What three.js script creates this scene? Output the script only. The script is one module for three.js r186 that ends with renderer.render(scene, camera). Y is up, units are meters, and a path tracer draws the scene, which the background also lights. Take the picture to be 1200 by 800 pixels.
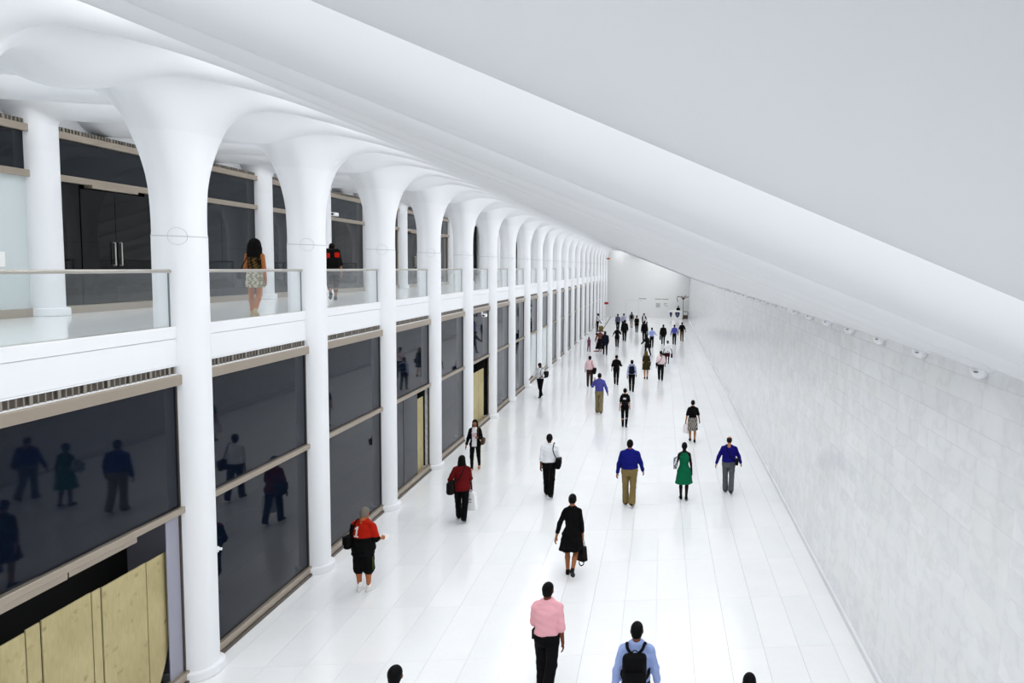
import * as THREE from 'three';
import { mergeGeometries } from 'three/addons/utils/BufferGeometryUtils.js';
import { RoundedBoxGeometry } from 'three/addons/geometries/RoundedBoxGeometry.js';
import { RectAreaLightUniformsLib } from 'three/addons/lights/RectAreaLightUniformsLib.js';

// ------------------------------------------------------------------ camera, sky, exposure
const scene = new THREE.Scene();
const FOCAL = 873.03, CX = 892.31, CY = 387.0;                    // lens in pixels of a 1200 x 800 frame
const camera = new THREE.PerspectiveCamera(2 * Math.atan(400 / FOCAL) * 180 / Math.PI, 1.5, 0.05, 400);
camera.setViewOffset(1200, 800, 600 - CX, 400 - CY, 1200, 800);   // shifted lens
camera.position.set(0, 6.6, 0);
camera.rotation.order = 'YXZ';
camera.rotation.set(-0.0794, -0.1354, 0.0299);
camera.updateProjectionMatrix();
scene.background = new THREE.Color(0.95, 0.98, 1.0);              // white overcast daylight at the open east end
scene.backgroundIntensity = 2.4;
const renderer = new THREE.WebGLRenderer({ antialias: true });
renderer.toneMapping = THREE.LinearToneMapping;
renderer.toneMappingExposure = 0.83;
renderer.shadowMap.enabled = true;
RectAreaLightUniformsLib.init();
const COVE_LIGHT = 26, ARCADE_LIGHT = 70, BALCONY_LIGHT = 26;                       // brightness of the cove strips

// ------------------------------------------------------------------ helpers
let seed = 7;
const rnd = () => { seed = (seed * 1664525 + 1013904223) >>> 0; return seed / 4294967296; };
const rr = (a, b) => a + (b - a) * rnd();
const usedNames = {};
const numbered = (n) => { const k = usedNames[n] = (usedNames[n] ?? -1) + 1; return k ? `${n}_${String(k).padStart(3, '0')}` : n; };
const shade = (m) => { m.castShadow = true; m.receiveShadow = true; return m; };
function mesh(name, geo, mat, parent = scene) {
  const m = shade(new THREE.Mesh(geo, mat));
  m.name = parent === scene ? numbered(name) : name;
  parent.add(m);
  return m;
}
function thing(name, label, category, pos = [0, 0, 0], group) {
  const g = new THREE.Group(); g.name = numbered(name); g.position.set(...pos);
  g.userData = { label, category }; if (group) g.userData.group = group;
  scene.add(g); return g;
}
function structure(name, label, pos = [0, 0, 0]) {
  const g = new THREE.Group(); g.name = name; g.position.set(...pos);
  g.userData = { kind: 'structure', label, category: name.split('_')[0] };
  scene.add(g); return g;
}
function copyOf(src, label, group) {
  const c = src.clone(); c.name = numbered(src.name.replace(/_\d{3}$/, ''));
  c.userData = { ...src.userData, label }; if (group) c.userData.group = group;
  scene.add(c); return c;
}
const box = (w, h, d, x = 0, y = 0, z = 0) => new THREE.BoxGeometry(w, h, d).translate(x, y, z);
const rbox = (w, h, d, r, x = 0, y = 0, z = 0) => new RoundedBoxGeometry(w, h, d, 2, r).translate(x, y, z);
const merge = (a) => mergeGeometries(a.map((g) => { const q = g.index ? g : indexed(g); for (const k of Object.keys(q.attributes)) if (!['position', 'normal', 'uv'].includes(k)) q.deleteAttribute(k); return q; }));
function indexed(g) { const n = g.attributes.position.count, ix = new Uint32Array(n); for (let i = 0; i < n; i++) ix[i] = i; g.setIndex(new THREE.BufferAttribute(ix, 1)); return g; }
const noUv = (g) => { g.deleteAttribute('uv'); return g; };
const tube = (pts, r, seg = 16, rad = 8) => new THREE.TubeGeometry(new THREE.CatmullRomCurve3(pts.map((p) => new THREE.Vector3(...p))), seg, r, rad);
const V = (x, y, z) => new THREE.Vector3(x, y, z);

// value noise, tileable
function noiseTex(size, fn, srgb = true) {
  const d = new Uint8Array(size * size * 4);
  for (let j = 0; j < size; j++) for (let i = 0; i < size; i++) {
    const c = fn(i / size, j / size), o = (j * size + i) * 4;
    d[o] = c[0]; d[o + 1] = c[1]; d[o + 2] = c[2]; d[o + 3] = 255;
  }
  const t = new THREE.DataTexture(d, size, size); t.wrapS = t.wrapT = THREE.RepeatWrapping;
  t.magFilter = THREE.LinearFilter; t.minFilter = THREE.LinearMipmapLinearFilter; t.generateMipmaps = true;
  if (srgb) t.colorSpace = THREE.SRGBColorSpace; t.needsUpdate = true; return t;
}
const hash = (i, j, s) => { let h = (i * 374761393 + j * 668265263 + s * 2147483647) | 0; h = Math.imul(h ^ (h >>> 13), 1274126177); return ((h ^ (h >>> 16)) >>> 0) / 4294967296; };
function vnoise(u, v, n, s) {
  const x = u * n, y = v * n, i = Math.floor(x), j = Math.floor(y), f = x - i, g = y - j;
  const a = f * f * (3 - 2 * f), b = g * g * (3 - 2 * g), w = (k) => ((k % n) + n) % n;
  return (hash(w(i), w(j), s) * (1 - a) + hash(w(i + 1), w(j), s) * a) * (1 - b) + (hash(w(i), w(j + 1), s) * (1 - a) + hash(w(i + 1), w(j + 1), s) * a) * b;
}
const fbm = (u, v, n, s, o = 4) => { let t = 0, a = 0.5; for (let k = 0; k < o; k++) { t += a * vnoise(u, v, n << k, s + k); a /= 2; } return t; };

// ------------------------------------------------------------------ materials
const std = (color, roughness, extra = {}) => new THREE.MeshStandardMaterial({ color, roughness, ...extra });
const marbleMap = noiseTex(512, (u, v) => {
  const w = fbm(u, v, 4, 3) - 0.5, vein = Math.pow(1 - Math.abs(2 * fbm((u + 0.12 * w + 1) % 1, (v + 0.2 * w + 1) % 1, 5, 11) - 0.95), 8);
  const g = 239 + 8 * (fbm(u, v, 6, 20) - 0.5) - 8 * Math.max(0, vein) + 4 * (fbm(u, v, 40, 30, 2) - 0.4);
  return [g - 1, g + 0.5, g + 2];
});
const tileMap = noiseTex(512, (u, v) => { const g = 247 + 5 * (fbm(u, v, 5, 41) - 0.5) + 3 * (fbm(u, v, 48, 47, 2) - 0.4); return [g - 1, g, g + 0.5]; });
const plyMap = noiseTex(512, (u, v) => {
  const g = fbm(u, v, 4, 51), grain = vnoise(u, v * 0.25, 96, 57), knots = Math.max(0, fbm(u, v, 20, 63) - 0.66) * 160;
  return [188 + 30 * (g - 0.5) - 8 * grain - knots, 175 + 30 * (g - 0.5) - 8 * grain - knots * 1.05, 131 + 32 * (g - 0.5) - 10 * grain - knots];
});
const M = {
  white: std(0xeff1f4, 0.5),
  ceil: std(0xeceef1, 0.55),
  seam: std(0xc6cace, 0.7),
  joint: std(0xc9ccd0, 0.8),
  bed: std(0xe6e8ea, 0.9),
  farwall: std(0xf3f4f4, 0.45),
  base: std(0xdfe1e3, 0.35),
  tiles: [0xffffff, 0xfdfdfe, 0xfbfcfd].map((c) => new THREE.MeshPhysicalMaterial({ color: c, map: tileMap, roughness: 0.14 })),
  panels: [0xffffff, 0xfcfdfe, 0xf9fafb, 0xfdfcfa].map((c) => new THREE.MeshPhysicalMaterial({ color: c, map: marbleMap, roughness: 0.2 })),
  darkGlass: new THREE.MeshPhysicalMaterial({ color: 0x0b1320, roughness: 0.03, ior: 1.45, specularIntensity: 0.4 }),
  blackGlass: new THREE.MeshPhysicalMaterial({ color: 0x020203, roughness: 0.02, ior: 1.5, specularIntensity: 0.35 }),
  tealGlass: new THREE.MeshPhysicalMaterial({ color: 0x08111a, roughness: 0.03, ior: 1.5, specularIntensity: 0.6 }),
  paleGlass: new THREE.MeshPhysicalMaterial({ color: 0xcfd8d9, roughness: 0.08 }),
  clear: new THREE.MeshPhysicalMaterial({ color: 0xfcfefe, roughness: 0, transmission: 1, thickness: 0, ior: 1.5 }),
  shopGlass: new THREE.MeshPhysicalMaterial({ color: 0xdfe3ea, roughness: 0.01, transmission: 1, thickness: 0, ior: 1.5 }),
  glassEdge: std(0x5d6a68, 0.3),
  bronze: std(0xa89c8d, 0.38, { metalness: 0.55 }),
  darkBronze: std(0x5d554d, 0.4, { metalness: 0.5 }),
  steel: std(0xb9b4ab, 0.28, { metalness: 0.85 }),
  grille: std(0x5f574e, 0.6, { metalness: 0.2 }),
  fins: std(0x9a948b, 0.45, { metalness: 0.4 }),
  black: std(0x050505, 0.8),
  shopGrey: std(0x9a9aa8, 0.8),
  ply: std(0xffffff, 0.75, { map: plyMap }),
  lamp: std(0xffffff, 0.5, { emissive: 0xffffff, emissiveIntensity: 1.5 }),
  housing: std(0xe8e8e8, 0.5),
  red: std(0xb02418, 0.5), orange: std(0xd8713a, 0.5), yellow: std(0x75622c, 0.7), brown: std(0x5a4638, 0.6),
  paper: std(0xf4f4f2, 0.6), ink: std(0x7e8286, 0.7), shield: std(0x20264c, 0.5), gold: std(0xb59a55, 0.5),
};

// ------------------------------------------------------------------ surface nets over a signed distance field (negative inside)
function surfaceNet(f, lo, hi, cell, newton = 2) {
  const n = [0, 1, 2].map((a) => Math.max(3, Math.ceil((hi[a] - lo[a]) / cell) + 1)), [nx, ny, nz] = n;
  const st = [0, 1, 2].map((a) => (hi[a] - lo[a]) / (n[a] - 1)), val = new Float32Array(nx * ny * nz);
  for (let k = 0, o = 0; k < nz; k++) for (let j = 0; j < ny; j++) for (let i = 0; i < nx; i++, o++) val[o] = f(lo[0] + i * st[0], lo[1] + j * st[1], lo[2] + k * st[2]);
  const id = new Int32Array(nx * ny * nz).fill(-1), pos = [], nor = [], idx = [], e = cell * 0.15;
  const sx = 1, sy = nx, sz = nx * ny, co = [0, sx, sy, sx + sy, sz, sx + sz, sy + sz, sx + sy + sz];
  const ed = [[0, 1], [2, 3], [4, 5], [6, 7], [0, 2], [1, 3], [4, 6], [5, 7], [0, 4], [1, 5], [2, 6], [3, 7]];
  for (let k = 0; k < nz - 1; k++) for (let j = 0; j < ny - 1; j++) for (let i = 0; i < nx - 1; i++) {
    const o = i + j * sy + k * sz; let mask = 0;
    for (let c = 0; c < 8; c++) if (val[o + co[c]] < 0) mask |= 1 << c;
    if (mask === 0 || mask === 255) continue;
    let x = 0, y = 0, z = 0, m = 0;
    for (const [a, b] of ed) {
      if (((mask >> a) & 1) === ((mask >> b) & 1)) continue;
      const va = val[o + co[a]], vb = val[o + co[b]], t = va / (va - vb); m++;
      x += (a & 1) + ((b & 1) - (a & 1)) * t; y += ((a >> 1) & 1) + (((b >> 1) & 1) - ((a >> 1) & 1)) * t; z += (a >> 2) + ((b >> 2) - (a >> 2)) * t;
    }
    let px = lo[0] + (i + x / m) * st[0], py = lo[1] + (j + y / m) * st[1], pz = lo[2] + (k + z / m) * st[2], gx, gy, gz;
    for (let q = 0; q <= newton; q++) {
      gx = f(px + e, py, pz) - f(px - e, py, pz); gy = f(px, py + e, pz) - f(px, py - e, pz); gz = f(px, py, pz + e) - f(px, py, pz - e);
      const l2 = gx * gx + gy * gy + gz * gz || 1e-12;
      if (q < newton) {
        const s = f(px, py, pz) * 2 * e / l2, mv = Math.abs(s) * Math.sqrt(l2), cl = mv > cell * 0.5 ? cell * 0.5 / mv : 1;
        px -= gx * s * cl; py -= gy * s * cl; pz -= gz * s * cl;
      } else { const l = Math.sqrt(l2); gx /= l; gy /= l; gz /= l; }
    }
    id[o] = pos.length / 3; pos.push(px, py, pz); nor.push(gx, gy, gz);
  }
  const quad = (a, b, c, d, flip) => { if (a < 0 || b < 0 || c < 0 || d < 0) return; if (flip) idx.push(a, c, b, a, d, c); else idx.push(a, b, c, a, c, d); };
  for (let k = 0; k < nz - 1; k++) for (let j = 0; j < ny - 1; j++) for (let i = 0; i < nx - 1; i++) {
    const o = i + j * sy + k * sz, s = val[o] < 0;
    if (j && k && s !== (val[o + sx] < 0)) quad(id[o - sy - sz], id[o - sz], id[o], id[o - sy], !s);
    if (i && k && s !== (val[o + sy] < 0)) quad(id[o - sx - sz], id[o - sx], id[o], id[o - sz], !s);
    if (i && j && s !== (val[o + sz] < 0)) quad(id[o - sx - sy], id[o - sy], id[o], id[o - sx], !s);
  }
  return { pos: new Float32Array(pos), nor: new Float32Array(nor), idx };
}
function netGeometry(net, keep) {
  const g = new THREE.BufferGeometry();
  if (!keep) {
    g.setAttribute('position', new THREE.BufferAttribute(net.pos, 3)); g.setAttribute('normal', new THREE.BufferAttribute(net.nor, 3)); g.setIndex(net.idx); return g;
  }
  const map = new Map(), p = [], q = [], ix = [];
  for (let t = 0; t < net.idx.length; t += 3) {
    let cx = 0, cy = 0, cz = 0;
    for (let k = 0; k < 3; k++) { const v = net.idx[t + k] * 3; cx += net.pos[v] / 3; cy += net.pos[v + 1] / 3; cz += net.pos[v + 2] / 3; }
    if (!keep(cx, cy, cz)) continue;
    for (let k = 0; k < 3; k++) {
      const v = net.idx[t + k]; let m = map.get(v);
      if (m === undefined) { m = p.length / 3; map.set(v, m); p.push(...net.pos.subarray(v * 3, v * 3 + 3)); q.push(...net.nor.subarray(v * 3, v * 3 + 3)); }
      ix.push(m);
    }
  }
  g.setAttribute('position', new THREE.Float32BufferAttribute(p, 3)); g.setAttribute('normal', new THREE.Float32BufferAttribute(q, 3)); g.setIndex(ix); return g;
}
const smin = (a, b, k) => { const h = Math.max(k - Math.abs(a - b), 0) / k; return Math.min(a, b) - h * h * k * 0.25; };

// ------------------------------------------------------------------ layout of the hall (x across, -z along it)
const BAY = 4.08, RIB = BAY / 2, Z0 = -12.42;                    // Z0: column beside the boarded shop
const XC = -7.23, XB = -12.15;                                     // arcade columns, rear balcony columns
const bayZ = (k) => Z0 - k * BAY;
const KFIRST = -6, KLAST = 21, ZFAR = -100.2, ZNEAR = 12;
const UP = 5.3;                                                   // balcony floor level
const LEAN = Math.atan(0.045);

// floor
{
  const floor = structure('floor', 'polished white stone floor of long slabs');
  mesh('screed', box(20.5, 0.3, ZNEAR - ZFAR + 2, -2.9, -0.172, (ZNEAR + ZFAR) / 2), M.bed, floor);
  const variants = [];
  for (let v = 0; v < 6; v++) {
    const g = box(0.6212, 0.022, 2.0362); const uv = g.attributes.uv, p = g.attributes.position, a = rnd(), b = rnd();
    for (let i = 0; i < uv.count; i++) uv.setXY(i, a + p.getX(i) / 2.4, b + p.getZ(i) / 2.4);
    variants.push(g);
  }
  const rest = [[], [], []]; let count = 0;
  for (let r = -8; r < 44; r++) for (let c = -13; c < 5; c++) {
    const x = 0.66 + 0.625 * (c + 0.5), z = -12.48 - 2.04 * (r - 0.5);
    if (x < -7.4 || x > 3.9 || z > ZNEAR) continue;
    const g = variants[Math.floor(rnd() * 6)], m = Math.floor(rnd() * 3);
    if (r >= 0 && count < 300) { const t = mesh('slab', g, M.tiles[m], floor); t.position.set(x, -0.011, z); count++; }
    else rest[m].push(g.clone().translate(x, -0.011, z));
  }
  rest.forEach((a, i) => { const m = mesh('distant_slabs', merge(a), M.tiles[i], floor); m.userData.kind = 'stuff'; });
}

// right wall: leaning, clad in polished marble panels
{
  const wall = structure('wall_right', 'leaning wall of polished pale marble panels', [3.6, 0, 0]);
  wall.rotation.z = -LEAN;
  mesh('backing', box(0.3, 7.2, ZNEAR - ZFAR + 2, 0.178, 3.3, (ZNEAR + ZFAR) / 2), M.bed, wall);
  const variants = [];
  for (let v = 0; v < 8; v++) {
    const g = box(0.026, 0.3036, 1.0186); const uv = g.attributes.uv, p = g.attributes.position, a = rnd(), b = rnd();
    for (let i = 0; i < uv.count; i++) uv.setXY(i, a + p.getZ(i) / 2.2, b + p.getY(i) / 2.2);
    variants.push(g);
  }
  const rest = [[], [], [], []];
  for (let c = -14; c < 91; c++) for (let r = 0; r < 20; r++) {
    const z = -8.36 - 1.02 * (c + 0.5), y = 0.172 + 0.305 * (r + 0.5);
    if (z > ZNEAR || z < ZFAR) continue;
    const g = variants[Math.floor(rnd() * 8)], m = Math.floor(rnd() * 4), proud = rr(0, 0.002);
    if (c >= -1 && c < 15 && r < 18) { const t = mesh('panel', g, M.panels[m], wall); t.position.set(0.013 - proud, y, z); }
    else rest[m].push(g.clone().translate(0.013 - proud, y, z));
  }
  rest.forEach((a, i) => { const m = mesh('distant_panels', merge(a), M.panels[i], wall); m.userData.kind = 'stuff'; });
  const bb = structure('baseboard_right', 'pale recessed skirting channel along the marble wall', [3.6, 0, 0]);
  mesh('skirting', box(0.05, 0.13, ZNEAR - ZFAR, -0.005, 0.065, (ZNEAR + ZFAR) / 2), M.base, bb);
  mesh('ledge', rbox(0.075, 0.024, ZNEAR - ZFAR, 0.008, -0.01, 0.146, (ZNEAR + ZFAR) / 2), M.white, bb);
}

// far wall, rear wall behind the shops, roof over everything
{
  const far = structure('wall_far', 'plain white end wall of the hall');
  mesh('wall_face', box(18.5, 10.2, 0.4, -4, 5, ZFAR - 0.2), M.farwall, far);
  mesh('cornice_gap', box(9.4, 0.05, 0.05, 0, 0, 0).rotateZ(-Math.atan(0.36)).translate(-0.55, 7.02, ZFAR + 0.03), M.seam, far);
  const left = structure('wall_left', 'outer wall behind the shops');
  mesh('wall_face', box(0.4, 10, ZNEAR - ZFAR, -12.75, 5, (ZNEAR + ZFAR) / 2), M.black, left);
  mesh('upper_face', box(0.1, 1.2, ZNEAR - ZFAR, -12.5, 9.66, (ZNEAR + ZFAR) / 2), M.white, left);
  const roof = structure('roof', 'roof deck over the ribbed ceiling');
  mesh('deck', box(18.6, 0.2, ZNEAR - ZFAR + 0.4, -3.9, 10.2, (ZNEAR + ZFAR) / 2), M.ceil, roof);
  mesh('side', box(0.2, 6.6, ZNEAR - ZFAR + 0.4, 5.3, 7, (ZNEAR + ZFAR) / 2), M.ceil, roof);
}

// ------------------------------------------------------------------ ribbed ceiling, vault and columns out of one smooth field
const XSEAM = -3.9, DEPTH = 0.54;
const sstep = (a, b, x) => { const t = Math.min(1, Math.max(0, (x - a) / (b - a))); return t * t * (3 - 2 * t); };
function ribBottom(x) {
  if (x >= -4.1) return 6.87 - 0.365 * x;
  const top = 6.87 + 0.365 * 4.1 + 0.5 * 0.365 * 2.7;
  if (x >= -6.8) { const t = -4.1 - x; return 6.87 + 0.365 * 4.1 + 0.365 * t - 0.5 * (0.365 / 2.7) * t * t; }
  return top + 0.26 * sstep(-7.4, -8.9, x);
}
const cove = (z) => { let u = Math.abs(z / RIB - Math.round(z / RIB)) * 2; return (1 - Math.cos(Math.PI * u)) / 2; };
const ceilDepth = (x) => DEPTH + 0.36 * sstep(-4.0, -6.2, x) - 0.4 * sstep(-7.4, -9, x);
const rmax = (a, b, r) => { const u = a + r, v = b + r; return u > 0 && v > 0 ? Math.hypot(u, v) - r : Math.max(a, b); };
function vaultField(x, y, z) {                                     // z from the column, one bay: -2.04 .. 2.04
  const zm = Math.abs(RIB - Math.abs(z));                                    // distance from mid bay
  const dc = (ribBottom(x) + ceilDepth(x) * cove(z) - y) * 0.82;
  let open;
  const hw = RIB - 0.305, hy = 2.22, sy = 6.9;
  if (y <= sy) open = zm - hw;
  else { const n = 2.35, q = Math.pow(Math.pow(zm / hw, n) + Math.pow((y - sy) / hy, n), 1 / n); open = (q - 1) * hw * 0.9; }
  const arc = rmax(Math.abs(x - XC) - 0.34, -open, 0.28);
  let d = smin(arc, dc, 1.2);
  const back = rmax(Math.abs(x - XB) - 0.36, Math.abs(z) - 0.31, 0.28);
  d = smin(d, back, 0.14);
  return d;
}
const stadium = (hx, hz, r) => {
  const s = new THREE.Shape();
  s.moveTo(-hx + r, -hz); s.lineTo(hx - r, -hz); s.absarc(hx - r, -hz + r, r, -Math.PI / 2, 0); s.lineTo(hx, hz - r); s.absarc(hx - r, hz - r, r, 0, Math.PI / 2);
  s.lineTo(-hx + r, hz); s.absarc(-hx + r, hz - r, r, Math.PI / 2, Math.PI); s.lineTo(-hx, -hz + r); s.absarc(-hx + r, -hz + r, r, Math.PI, 1.5 * Math.PI);
  return s;
};
const upright = (shape, h, y, bevel = 0) => new THREE.ExtrudeGeometry(shape, { depth: h - 2 * bevel, curveSegments: 14, bevelEnabled: bevel > 0, bevelSize: bevel, bevelThickness: bevel, bevelSegments: 2 }).translate(0, 0, bevel).rotateX(-Math.PI / 2).translate(0, y, 0);
{
  const net = surfaceNet(vaultField, [-12.6, 6.7, -RIB - 0.06], [XSEAM + 0.06, 10.0, RIB + 0.06], 0.06);
  const isCap = (x, y) => y < 8.36 && x > -8.15 && x < -6.45, isBack = (x, y) => y < 8.5 && x < -11.6;
  for (let i = 2; i < net.pos.length; i += 3) net.pos[i] = Math.max(-RIB, Math.min(RIB, net.pos[i]));
  const inBay = (z) => Math.abs(z) < RIB - 1e-4;
  const vaultGeo = netGeometry(net, (x, y, z) => !isCap(x, y) && !isBack(x, y) && inBay(z));
  const capGeo = netGeometry(net, (x, y, z) => isCap(x, y) && inBay(z)).translate(-XC, 0, 0);
  const backGeo = netGeometry(net, (x, y, z) => isBack(x, y) && inBay(z)).translate(-XB, 0, 0);
  // straight ribbed slope from the vault down to the marble wall; it lifts a little towards the open end
  const slopeGeo = (zc) => {
    const NX = 10, NZ = 64, pos = [], nor = [], ix = [], X1 = 4.6, h = (a, b) => ribBottom(a) + DEPTH * cove(b) + 0.078 * sstep(-4.2, -2.5, b + zc), e = 1e-3;
    for (let i = 0; i <= NX; i++) for (let j = 0; j <= NZ; j++) {
      const x = XSEAM + (X1 - XSEAM) * i / NX, z = -RIB + BAY * j / NZ;
      const n = V((h(x + e, z) - h(x - e, z)) / (2 * e), -1, (h(x, z + e) - h(x, z - e)) / (2 * e)).normalize();
      pos.push(x, h(x, z), z); nor.push(n.x, n.y, n.z);
      if (i && j) { const a = (i - 1) * (NZ + 1) + j - 1, b = a + 1, c = a + NZ + 1; ix.push(a, c, b, b, c, c + 1); }
    }
    const g = new THREE.BufferGeometry();
    g.setAttribute('position', new THREE.Float32BufferAttribute(pos, 3)); g.setAttribute('normal', new THREE.Float32BufferAttribute(nor, 3)); g.setIndex(ix); return g;
  };
  const slope = slopeGeo(-50);
  const ceiling = structure('ceiling', 'sloping white ceiling of rounded ribs flowing into the arcade');
  const endCap = new THREE.SphereGeometry(0.12, 24, 14);
  const clip = box(0.04, 0.012, 0.05);
  for (let k = KFIRST; k <= KLAST; k++) {
    mesh('rib_vault', vaultGeo, M.ceil, ceiling).position.z = bayZ(k);
    mesh('rib_slope', k <= -2 ? slopeGeo(bayZ(k)) : slope, M.ceil, ceiling).position.z = bayZ(k);
    for (const dz of [0, -RIB]) {
      const z = bayZ(k) + dz; if (z < ZFAR + 0.3) continue;
      const x = 3.76; const c = mesh('rib_end', endCap, M.white, ceiling); c.position.set(x, ribBottom(x) + 0.02, z);
      const b = mesh('rib_clip', clip, M.darkBronze, c); b.position.set(-0.085, -0.02, 0.085);
    }
  }
  // arcade columns
  const col = thing('column', 'tall white column', 'column', [XC, 0, bayZ(-2)], 'white columns of the two-storey arcade');
  mesh('shaft', noUv(upright(stadium(0.34, 0.305, 0.28), 6.765, 0)), M.white, col);
  const cap = mesh('capital', capGeo, M.white, col);
  mesh('base_collar', noUv(upright(stadium(0.395, 0.36, 0.335), 0.15, 0, 0.02)), M.white, col);
  mesh('joint_seam', noUv(upright(stadium(0.3415, 0.3065, 0.28), 0.014, 6.85)), M.seam, col);
  const onShaft = (t, y) => { const th = 1.3 + t / 0.28; return th <= Math.PI / 2 ? V(0.06 + 0.282 * Math.cos(th), y, 0.025 + 0.282 * Math.sin(th)) : V(0.06 - (th - Math.PI / 2) * 0.28, y, 0.307); };
  const ringPts = []; for (let i = 0; i < 40; i++) { const q = i / 40 * 2 * Math.PI; ringPts.push(onShaft(0.125 * Math.cos(q), 6.857 + 0.125 * Math.sin(q))); }
  mesh('joint_ring', noUv(new THREE.TubeGeometry(new THREE.CatmullRomCurve3(ringPts, true), 80, 0.0035, 5, true)), M.seam, col);
  const spot = (k) => k < 0 ? 'white column flaring into the vault, before the shop boarded with plywood'
    : k === 0 ? 'large white column between the plywood-boarded shop and the next dark storefront'
      : k === 1 ? 'white column behind the man in the red jersey' : k === 2 ? 'white column just past the man in the red jersey'
        : k === 3 ? 'white column between the shop with one plywood strip and the next dark one' : k === 4 ? 'white column beside the woman in a black cardigan'
          : k === 5 ? 'white column just past the half-boarded plywood storefront' : k < 9 ? 'white column before the man with a bag checking the storefront' : 'slender distant white column of the long arcade';
  for (let k = -1; k <= KLAST; k++) {
    const c = k === -1 ? col : copyOf(col, '', 'white columns of the two-storey arcade');
    c.userData.label = spot(k); c.position.z = bayZ(k);
    const sh = (o) => { o.castShadow = true; }; c.traverse(sh);
  }
  // rear columns on the balcony
  const rear = thing('balcony_column', 'white column', 'column', [XB, UP, bayZ(-1)], 'white columns along the balcony shops');
  mesh('shaft', noUv(upright(stadium(0.36, 0.31, 0.28), 6.765 - UP, 0)), M.white, rear);
  mesh('capital', backGeo.translate(0, -UP, 0), M.white, rear);
  mesh('base_collar', noUv(upright(stadium(0.41, 0.36, 0.33), 0.16, 0, 0.02)), M.white, rear);
  for (let k = -1; k <= 12; k++) {
    const c = k === -1 ? rear : copyOf(rear, '', 'white columns along the balcony shops');
    c.position.z = bayZ(k);
    c.userData.label = k <= 0 ? 'white balcony column beyond the pale glass shopfront' : k === 1 ? 'white balcony column between the pale shopfront and the black glass doors'
      : k === 3 ? 'white balcony column behind the woman in the patterned skirt' : 'white balcony column seen through an arch of the upper arcade';
  }
}

// cove lights hidden in the valleys between the ribs
{
  const tilt = -Math.atan(0.365);
  for (let k = KFIRST; k <= KLAST; k++) for (const dz of [RIB / 2, -RIB / 2]) {
    const z = bayZ(k) + dz; if (z < ZFAR + 0.5) continue;
    const near = z > -2.9, len = near ? 2.6 : 6.2, x = near ? -2.4 : 0.15, y = ribBottom(x) + DEPTH - 0.05;
    const g = thing('cove_light', 'slim linear light tucked between two ceiling ribs', 'light', [x, y, z], 'linear lights between the ceiling ribs');
    g.rotation.z = tilt;
    mesh('housing', box(len, 0.05, 0.14, 0, 0.02, 0), M.housing, g);
    mesh('diffuser', box(len - 0.04, 0.012, 0.11, 0, -0.011, 0), M.lamp, g);
    const l = new THREE.RectAreaLight(0xfdfeff, COVE_LIGHT, len - 0.04, 0.11); l.rotation.x = -Math.PI / 2; l.position.y = -0.022; g.add(l);
    const a = thing('arcade_light', 'short linear light in a ceiling cove above the arcade', 'light', [-5.4, 9.15, z], 'linear lights above the arcade arches');
    mesh('housing', box(1.0, 0.05, 0.16, 0, 0.02, 0), M.housing, a);
    mesh('diffuser', box(0.96, 0.012, 0.13, 0, -0.011, 0), M.lamp, a);
    const al = new THREE.RectAreaLight(0xfdfeff, ARCADE_LIGHT, 0.96, 0.13); al.rotation.x = -Math.PI / 2; al.position.y = -0.022; a.add(al);
    if (k > -4 && k < 14) {
      const b = thing('balcony_light', 'short linear light above the balcony walkway', 'light', [-10.3, ribBottom(-10) + ceilDepth(-10) - 0.06, z], 'linear lights above the balcony');
      mesh('housing', box(3.0, 0.05, 0.14, 0, 0.02, 0), M.housing, b);
      mesh('diffuser', box(2.96, 0.012, 0.11, 0, -0.011, 0), M.lamp, b);
      const q = new THREE.RectAreaLight(0xfdfeff, BALCONY_LIGHT, 2.96, 0.11); q.rotation.x = -Math.PI / 2; q.position.y = -0.022; b.add(q);
    }
  }
}

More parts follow.
